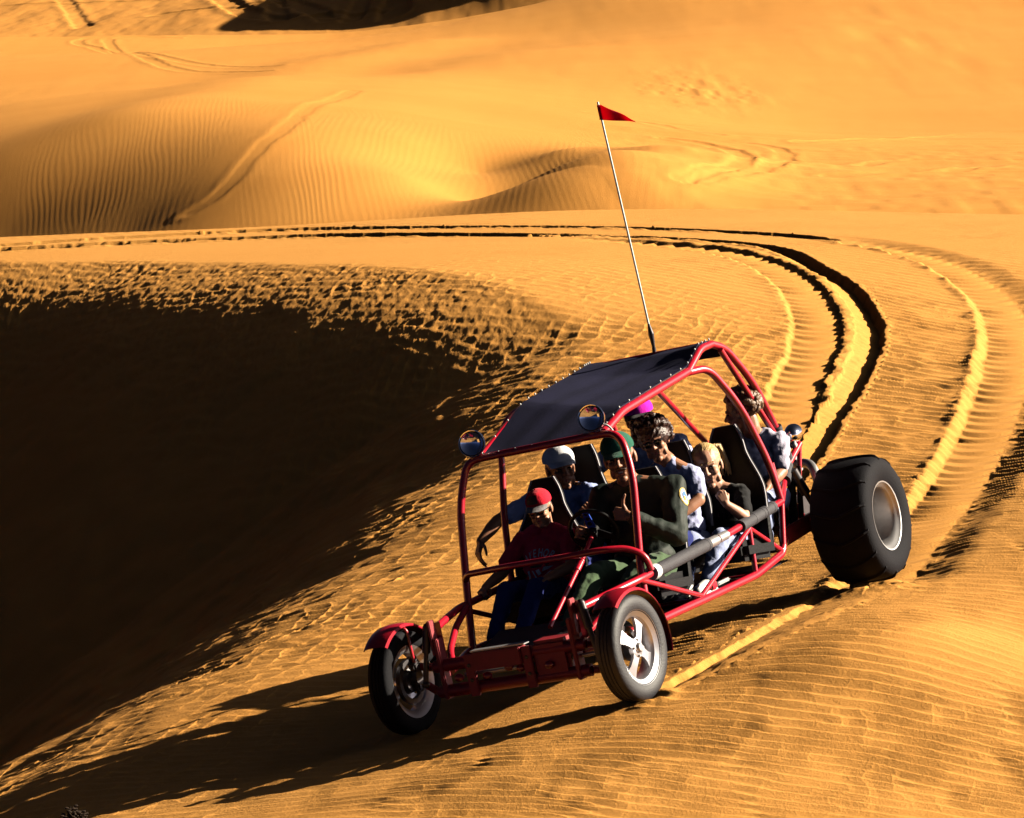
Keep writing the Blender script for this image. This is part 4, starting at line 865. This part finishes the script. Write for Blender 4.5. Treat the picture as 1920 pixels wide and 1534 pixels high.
def person(label, P, skin, shirt, trousers, sleeve='short', k=1.0, tk=1.0, smile=True, shoes=M_BLACK, shirt_name='shirt', seed=0, group='people riding in the dune buggy'):
    H_ = P['head']; off = V(P['hip']); s = Sh()
    H_.skin(s, P['neck'])
    sL, sR, nk, hp = V(P['shL']), V(P['shR']), V(P['neck']), V(P['hip'])
    lat = (sL - sR).normalized(); up = (nk - hp).normalized(); fw = lat.cross(up).normalized()
    Rt = Matrix((fw, lat, up)).transposed(); half = (sL - sR).length / 2
    ch = (sL + sR) / 2 - up * 0.11 * k
    s.ell(ch, (0.085 * tk, half * 0.80, 0.13 * k), rot=Rt); s.cap(ch, hp + up * 0.06, 0.085 * tk, 0.085 * tk); s.cap(nk, sL, 0.05 * k, 0.045 * k); s.cap(nk, sR, 0.05 * k, 0.045 * k)
    for side, a in ((1, 'L'), (-1, 'R')):
        sh_, el, wv = V(P['sh' + a]), V(P['el' + a]), V(P['wr' + a])
        s.cap(sh_, el, 0.046 * k, 0.038 * k); mid = el.lerp(wv, 0.35); s.cap(el, mid, 0.038 * k, 0.039 * k); s.cap(mid, wv, 0.039 * k, 0.026 * k)
        d, n, mode = P['hand' + a]; hand(s, wv, d, n, side, mode, 0.97 * k)
        hipp = hp + lat * 0.085 * side * k; kn, ft = V(P['kn' + a]), V(P['ft' + a])
        s.cap(hipp, kn, 0.06 * k, 0.045 * k); s.cap(kn, ft, 0.045 * k, 0.034 * k)
    b = s.obj('person', skin, B, loc=off); remesh(b, 0.0042, 3)
    b.parent = None; b.matrix_world = MB @ Matrix.Translation(off)
    b['label'] = label; b['category'] = 'person'; b['group'] = group
    # shirt
    s = Sh(); s.ell(ch, (0.108 * tk, half * 0.98, 0.155 * k), rot=Rt); s.ell(hp + up * 0.17 * k + fw * 0.015, (0.112 * tk, 0.152 * tk, 0.16 * k), rot=Rt); s.ell(hp + up * 0.07, (0.118 * tk, 0.158 * tk, 0.10), rot=Rt)
    s.cap(sL - lat * 0.02, sR + lat * 0.02, 0.064 * k); s.cap(nk - up * 0.012, sL - up * 0.0, 0.058 * k, 0.056 * k); s.cap(nk - up * 0.012, sR, 0.058 * k, 0.056 * k)
    for a in 'LR':
        sh_, el, wv = V(P['sh' + a]), V(P['el' + a]), V(P['wr' + a])
        if sleeve == 'short': s.cap(sh_, sh_.lerp(el, 0.74), 0.062 * k, 0.058 * k)
        else: s.cap(sh_, el, 0.070 * k, 0.060 * k); s.cap(el, el.lerp(wv, 0.90), 0.060 * k, 0.045 * k)
    so = s.obj(shirt_name, shirt, b, loc=off); remesh(so, 0.0065, 3, wr(0.0075 if sleeve == 'short' else 0.0065, 22 if sleeve == 'short' else 15, seed))
    s = Sh()
    for side, a in ((1, 'L'), (-1, 'R')):
        hipp = hp + lat * 0.085 * side * k; kn, ft = V(P['kn' + a]), V(P['ft' + a])
        s.cap(hipp, kn, 0.088 * k, 0.066 * k); s.cap(kn, kn.lerp(ft, 0.92), 0.064 * k, 0.052 * k)
    s.ell(hp, (0.115 * tk, 0.155 * tk, 0.10), rot=Rt); t = s.obj('trousers', trousers, b, loc=off); remesh(t, 0.0075, 3, wr(0.007, 20, seed + 3))
    for a in 'LR':
        ft = V(P['ft' + a]); s = Sh(); s.cap(ft + V((-0.03, 0, -0.015)), ft + V((0.14, 0, -0.03)), 0.042 * k, 0.034 * k); s.box(ft + V((0.055, 0, -0.062)), (0.25, 0.08, 0.025), bev=0.01)
        s.obj('shoe', shoes, b, loc=off)
    return b, so, off

def project(target, off, C, N, U, shapes, mat, name, lift=0.003):
    """lay flat outlines (lists of meshes in 2D) on a garment; everything in buggy coordinates"""
    N = V(N).normalized(); U = V(U); U = (U - N * U.dot(N)).normalized(); L = U.cross(N)
    bm = bmesh.new(); bm.from_mesh(target.data); tr = BVHTree.FromBMesh(bm); bm.free()
    s = Sh()
    for me in shapes: s.bm.from_mesh(me); bpy.data.meshes.remove(me)
    bmesh.ops.triangulate(s.bm, faces=s.bm.faces); bmesh.ops.subdivide_edges(s.bm, edges=[e for e in s.bm.edges if e.calc_length() > 0.012], cuts=2, use_grid_fill=True)
    last = None
    for v in s.bm.verts:
        p = V(C) - off + L * v.co.x + U * v.co.y + N * 0.4
        h, nn, i, d = tr.ray_cast(p, -N, 1.0)
        if h is None: h = p - N * (last or 0.4)
        else: last = d
        v.co = h + N * lift
    o = s.obj(name, mat, target, smooth=True, sharp=None, recalc=False); return o

def txt(ch, size):
    cu = bpy.data.curves.new('t', 'FONT'); cu.body = ch; cu.size = size; cu.align_x = 'CENTER'; cu.offset = size * 0.02
    o = bpy.data.objects.new('t', cu); COL.objects.link(o); dg = bpy.context.evaluated_depsgraph_get(); dg.update()
    me = bpy.data.meshes.new_from_object(o.evaluated_get(dg)); bpy.data.objects.remove(o); bpy.data.curves.remove(cu); return me
def arch(word, size, radius, span, squash=0.8):
    o = []
    for i, ch in enumerate(word):
        me = txt(ch, size); a = span * (0.5 - (i + 0.5) / len(word))
        M = Matrix.Translation((-math.sin(a) * radius, math.cos(a) * radius - radius, 0)) @ Matrix.Rotation(a, 4, 'Z') @ Matrix.Diagonal((squash, 1, 1, 1)); me.transform(M); o.append(me)
    return o
def poly2(pts):
    me = bpy.data.meshes.new('p'); me.from_pydata([(x, y, 0) for x, y in pts], [], [list(range(len(pts)))]); return [me]
def oval(rx, ry, cx=0, cy=0, n=28): return poly2([(cx + rx * math.cos(2 * math.pi * k / n), cy + ry * math.sin(2 * math.pi * k / n)) for k in range(n)])

CAMDIR = V((0.89, 0.45, 0.08))
# the boy in front
hd = Head((-1.18, -0.262, 0.965), (0.97, 0.16, -0.14), k=0.82)
b, so, off = person('child in a red cap and red printed T-shirt sitting in the front passenger seat', dict(head=hd, neck=(-1.215, -0.285, 0.865), shR=(-1.22, -0.435, 0.805), shL=(-1.22, -0.145, 0.785), hip=(-1.17, -0.30, 0.50),
    elR=(-1.08, -0.53, 0.655), wrR=(-0.90, -0.555, 0.615), elL=(-1.06, -0.085, 0.635), wrL=(-0.88, -0.16, 0.61), handR=((0.95, 0.1, -0.2), (0, 0.2, -1), 'grip'), handL=((0.95, -0.2, -0.1), (0, 0, -1), 'relaxed'),
    knR=(-0.80, -0.375, 0.585), knL=(-0.80, -0.19, 0.58), ftR=(-0.52, -0.37, 0.36), ftL=(-0.50, -0.20, 0.36)), M_SKIN, M_TRED, M_DENIM, k=0.86, tk=0.88, smile=False, seed=1)
hd.eyes(b, off, smile=False); c = hd.cap_hat(b, off, M_CAPR, M_VISOR, tilt=0.10, kk=1.02)
project(c, off, hd.p(0.09, -0.01, 0.09), hd.f, hd.u, poly2([(-0.034, -0.022), (0.030, -0.022), (0.030, 0.022), (-0.034, 0.024)]), M_PRINTD, 'cap_badge')
e = Sh(); hd.el(e, (-0.035, 0, 0.010), (0.080, 0.078, 0.070)); e.obj('hair', M_BROWN, b, loc=off)
hd.glasses(b, off)
cf = V((1, 0.05, 0.1)); cc = V((-1.08, -0.295, 0.715))
project(so, off, cc, cf, (0, 0, 1), arch('OAVEHORI', 0.062, 0.135, 1.75, 0.62), M_PRINT, 'shirt_lettering')
project(so, off, cc, cf, (0, 0, 1), poly2([(-0.062, -0.045), (-0.035, -0.012), (0.0, -0.002), (0.035, -0.014), (0.066, -0.045), (0.05, -0.06), (-0.05, -0.058)]), M_PRINTD, 'shirt_figure')
for pts in ([(-0.085, -0.075), (-0.070, -0.070), (-0.068, -0.115), (-0.092, -0.125)], [(-0.055, -0.070), (-0.040, -0.078), (-0.020, -0.125), (-0.032, -0.120)], [(-0.025, -0.075), (0.0, -0.068), (0.012, -0.095), (-0.012, -0.105)],
            [(0.02, -0.085), (0.035, -0.060), (0.080, -0.062), (0.050, -0.078)], [(0.02, -0.110), (0.06, -0.088), (0.085, -0.085), (0.07, -0.105)], [(-0.005, -0.118), (0.008, -0.112), (0.012, -0.130)]):
    project(so, off, cc, cf, (0, 0, 1), poly2(pts), M_PRINT, 'shirt_figure')

# driver
hd = Head((-1.205, 0.28, 1.165), (0.95, 0.30, -0.04), (0.05, -0.04, 1), k=1.08)
b, so, off = person('mustached driver in a green cap and dark jacket giving a thumbs up', dict(head=hd, neck=(-1.265, 0.28, 1.015), shR=(-1.27, 0.09, 0.965), shL=(-1.30, 0.515, 0.95), hip=(-1.25, 0.28, 0.53),
    elR=(-1.10, 0.05, 0.73), wrR=(-1.00, 0.075, 0.79), elL=(-1.10, 0.575, 0.70), wrL=(-0.965, 0.385, 0.865), handR=((0.6, -0.1, 0.35), (0.3, 0.9, -0.2), 'grip'), handL=((0.15, -0.93, 0.32), (-1, -0.15, -0.1), 'thumb'),
    knR=(-0.82, 0.16, 0.59), knL=(-0.86, 0.43, 0.575), ftR=(-0.44, 0.14, 0.37), ftL=(-0.46, 0.36, 0.37)), M_SKIN2, M_JACKET, M_GREEN, sleeve='long', k=1.04, tk=1.12, shirt_name='jacket', seed=5)
hd.eyes(b, off); hd.cap_hat(b, off, M_CAPG, tilt=0.08, kk=1.0)
e = Sh(); hd.cp(e, (0.092, 0, -0.040), (0.082, 0.026, -0.049), 0.009, 0.006); hd.cp(e, (0.092, 0, -0.040), (0.082, -0.026, -0.049), 0.009, 0.006); e.obj('moustache', M_BROWN, b, loc=off)
e = Sh(); hd.el(e, (-0.040, 0, 0.012), (0.076, 0.079, 0.062)); e.obj('hair', M_BROWN, b, loc=off)
pc = V((-1.26, 0.575, 0.885)); pn = V((0.55, 0.80, 0.22)); pu = V((-0.15, -0.25, 1))
project(so, off, pc, pn, pu, oval(0.036, 0.052), M_YELLOW, 'sleeve_patch', 0.003); project(so, off, pc, pn, pu, oval(0.030, 0.045), M_PATCHW, 'sleeve_patch', 0.005)
project(so, off, pc, pn, pu, oval(0.020, 0.026, 0.004, 0.004), M_PATCHB, 'sleeve_patch', 0.007); project(so, off, pc, pn, pu, oval(0.009, 0.014, -0.004, -0.008), M_YELLOW, 'sleeve_patch', 0.009)

# man with the white cap
hd = Head((-1.80, -0.405, 1.11), (0.72, 0.66, -0.06), (0.05, 0.05, 1), k=1.0)
b, so, off = person('man in a white cap and pale blue T-shirt leaning one arm outside', dict(head=hd, neck=(-1.85, -0.43, 0.995), shR=(-1.84, -0.60, 0.96), shL=(-1.82, -0.25, 0.945), hip=(-1.80, -0.38, 0.56),
    elR=(-1.55, -0.745, 0.90), wrR=(-1.43, -0.815, 0.815), elL=(-1.66, -0.17, 0.83), wrL=(-1.53, -0.165, 0.885), handR=((0.55, -0.10, -0.75), (-0.5, 0.5, -0.5), 'relaxed'), handL=((0.75, 0.3, 0.25), (-0.2, 0.6, -0.8), 'fist'),
    knR=(-1.46, -0.48, 0.57), knL=(-1.46, -0.24, 0.57), ftR=(-1.42, -0.48, 0.36), ftL=(-1.42, -0.24, 0.36)), M_SKIN2, M_TBLUE, M_DENIM, k=1.0, seed=9)
hd.eyes(b, off, smile=False); hd.cap_hat(b, off, M_CAPW, tilt=0.0, kk=1.06)
e = Sh(); hd.el(e, (-0.038, 0, 0.012), (0.080, 0.079, 0.066)); e.obj('hair', M_BROWN, b, loc=off)

# woman with sunglasses
hd = Head((-1.93, 0.155, 1.165), (0.93, 0.30, -0.12), (0.05, -0.12, 1), k=0.97)
b, so, off = person('woman with dark curly hair and sunglasses seated behind the driver', dict(head=hd, neck=(-1.97, 0.18, 1.035), shR=(-1.96, 0.03, 0.945), shL=(-1.985, 0.325, 0.93), hip=(-1.95, 0.18, 0.58),
    elR=(-1.82, 0.0, 0.80), wrR=(-1.66, 0.06, 0.73), elL=(-1.82, 0.405, 0.80), wrL=(-1.66, 0.30, 0.73), handR=((0.9, 0.1, -0.2), (0, 0, -1), 'relaxed'), handL=((0.9, -0.2, -0.2), (0, 0, -1), 'relaxed'),
    knR=(-1.60, 0.09, 0.58), knL=(-1.60, 0.27, 0.58), ftR=(-1.50, 0.09, 0.36), ftL=(-1.50, 0.27, 0.36)), M_SKIN, M_TWHITE, M_DENIM, k=0.92, seed=13)
hd.eyes(b, off, smile=False); hd.glasses(b, off); hd.curls(b, off, M_BROWN, 150, 3, R=(0.118, 0.108, 0.112))

# passenger with the magenta cap
hd = Head((-2.45, -0.165, 1.255), (0.95, 0.25, -0.06), k=0.98)
b, so, off = person('passenger in a magenta cap and pale blue shirt in the back row', dict(head=hd, neck=(-2.49, -0.185, 1.115), shR=(-2.45, -0.38, 1.085), shL=(-2.50, 0.03, 1.075), hip=(-2.46, -0.18, 0.62),
    elR=(-2.24, -0.52, 1.0), wrR=(-2.08, -0.42, 0.93), elL=(-2.42, 0.13, 0.86), wrL=(-2.22, 0.10, 0.78), handR=((0.9, 0.3, -0.2), (0, 0.2, -1), 'grip'), handL=((0.9, -0.1, -0.2), (0, 0, -1), 'relaxed'),
    knR=(-2.12, -0.28, 0.62), knL=(-2.12, -0.10, 0.62), ftR=(-2.08, -0.28, 0.38), ftL=(-2.08, -0.10, 0.38)), M_SKIN2, M_TWHITE, M_DENIM, k=1.0, seed=17)
hd.eyes(b, off, smile=True); hd.cap_hat(b, off, M_CAPM, M_TBLACK, tilt=0.05, kk=1.06)
e = Sh(); hd.el(e, (-0.038, 0, 0.012), (0.080, 0.080, 0.070)); e.obj('hair', M_BROWN, b, loc=off)

# girl
hd = Head((-2.165, 0.335, 0.945), (0.94, 0.32, -0.10), (0.05, -0.06, 1), k=1.04)
b, so, off = person('smiling blond girl with a ponytail and black T-shirt raising her fist', dict(head=hd, neck=(-2.215, 0.335, 0.815), shR=(-2.22, 0.185, 0.775), shL=(-2.23, 0.48, 0.755), hip=(-2.20, 0.35, 0.50),
    elR=(-2.08, 0.17, 0.62), wrR=(-1.92, 0.25, 0.60), elL=(-2.06, 0.545, 0.635), wrL=(-1.965, 0.495, 0.735), handR=((0.9, 0.2, -0.1), (0, 0, -1), 'relaxed'), handL=((0.05, -0.25, 0.95), (-0.7, -0.6, 0), 'fist'),
    knR=(-1.84, 0.30, 0.575), knL=(-1.86, 0.47, 0.56), ftR=(-1.62, 0.30, 0.37), ftL=(-1.60, 0.45, 0.365)), M_FAIR, M_TBLACK, M_PALEDENIM, k=0.86, tk=0.92, shoes=M_WHITE, seed=21)
hd.eyes(b, off, brow=M_BLOND)
e = Sh(); hd.el(e, (-0.024, 0, 0.043), (0.097, 0.083, 0.088)); hd.el(e, (-0.050, 0, 0.010), (0.068, 0.079, 0.07)); hd.el(e, (-0.115, 0.01, 0.078), (0.026, 0.026, 0.024))
rr = random.Random(4)
for i in range(16):
    y0 = 0.02 * rr.uniform(-1, 1); q = rr.uniform(0.8, 1.2); sx = rr.uniform(-0.012, 0.012)
    pts = [(-0.12, 0.02 + y0 * 0.3, 0.082), (-0.165 * q ** 0.3, 0.055 + y0 + sx, 0.070), (-0.185 * q ** 0.4, 0.070 + y0, 0.005), (-0.175 * q ** 0.5, 0.072 + y0 + sx, -0.055 * q), (-0.165 * q, 0.07 + y0 * 1.6, -0.115 * q)]
    for j in range(4): hd.cp(e, pts[j], pts[j + 1], (0.012, 0.011, 0.009, 0.006)[j], (0.011, 0.009, 0.006, 0.002)[j])
hr = e.obj('hair', M_BLOND, b, loc=off); remesh(hr, 0.0045, 1, lambda co: 0.0022 * vnoise(co[:, 1] * 260, co[:, 0] * 60 + co[:, 2] * 25))
project(so, off, V((-2.10, 0.345, 0.655)), V((0.95, 0.3, 0.05)), (0, 0, 1), arch('NTEALTY', 0.042, 0.20, 0.95, 0.8), M_PRINTG, 'shirt_lettering')

# man turned away in the rear seat
hd = Head((-2.78, 0.335, 1.165), (0.05, -0.98, -0.10), k=1.0)
b, so, off = person('passenger with curly brown hair and striped shirt turned away in the rearmost seat', dict(head=hd, neck=(-2.84, 0.345, 1.03), shR=(-2.82, 0.18, 0.98), shL=(-2.87, 0.49, 0.95), hip=(-2.80, 0.34, 0.64),
    elR=(-2.70, 0.15, 0.83), wrR=(-2.58, 0.22, 0.74), elL=(-2.79, 0.50, 0.78), wrL=(-2.64, 0.46, 0.72), handR=((0.9, 0.2, -0.2), (0, 0, -1), 'relaxed'), handL=((0.9, -0.2, -0.3), (0, 0, -1), 'relaxed'),
    knR=(-2.52, 0.28, 0.64), knL=(-2.54, 0.46, 0.64), ftR=(-2.45, 0.30, 0.44), ftL=(-2.45, 0.46, 0.44)), M_SKIN, M_STRIPE, M_PALEDENIM, k=1.0, seed=25)
hd.eyes(b, off, smile=False); hd.curls(b, off, M_LBROWN, 150, 8, R=(0.104, 0.095, 0.105))

# ---------------------------------------------------------------- dry brush at the foot of the slope
rr = random.Random(11)
def brush(name, px, py, n, h, label):
    zz = float(near_height(np.array([[px]]), np.array([[py]]))[0, 0]); s = Sh()
    for i in range(n):
        a = rr.uniform(0, 2 * math.pi); el = rr.uniform(0.3, 1.3); L = h * rr.uniform(0.5, 1.1)
        p0 = V((px + rr.uniform(-0.02, 0.02), py + rr.uniform(-0.02, 0.02), zz - 0.01)); d = V((math.cos(a) * math.cos(el), math.sin(a) * math.cos(el), math.sin(el)))
        p1 = p0 + d * L * 0.6; p2 = p1 + (d + V((rr.uniform(-.5, .5), rr.uniform(-.5, .5), rr.uniform(-.1, .5)))).normalized() * L * 0.4
        s.tube([p0, p1, p2], [0.004, 0.0015], 0.02, n=5, rings_per_bend=2)
        for q in range(3): s.ell(p1.lerp(p2, rr.random()), (0.012, 0.008, 0.006), seg=6, rings=4)
    o = s.obj(name, M_TWIG, None, loc=(px, py, zz)); o['label'] = label; o['category'] = 'plant'
    return o
brush('dry_brush', -2.60, 19.88, 26, 0.07, 'small dark clump of dry brush at the bottom edge of the sand')
brush('dry_brush', -2.44, 19.80, 40, 0.10, 'larger dark clump of dry brush beside the small one')
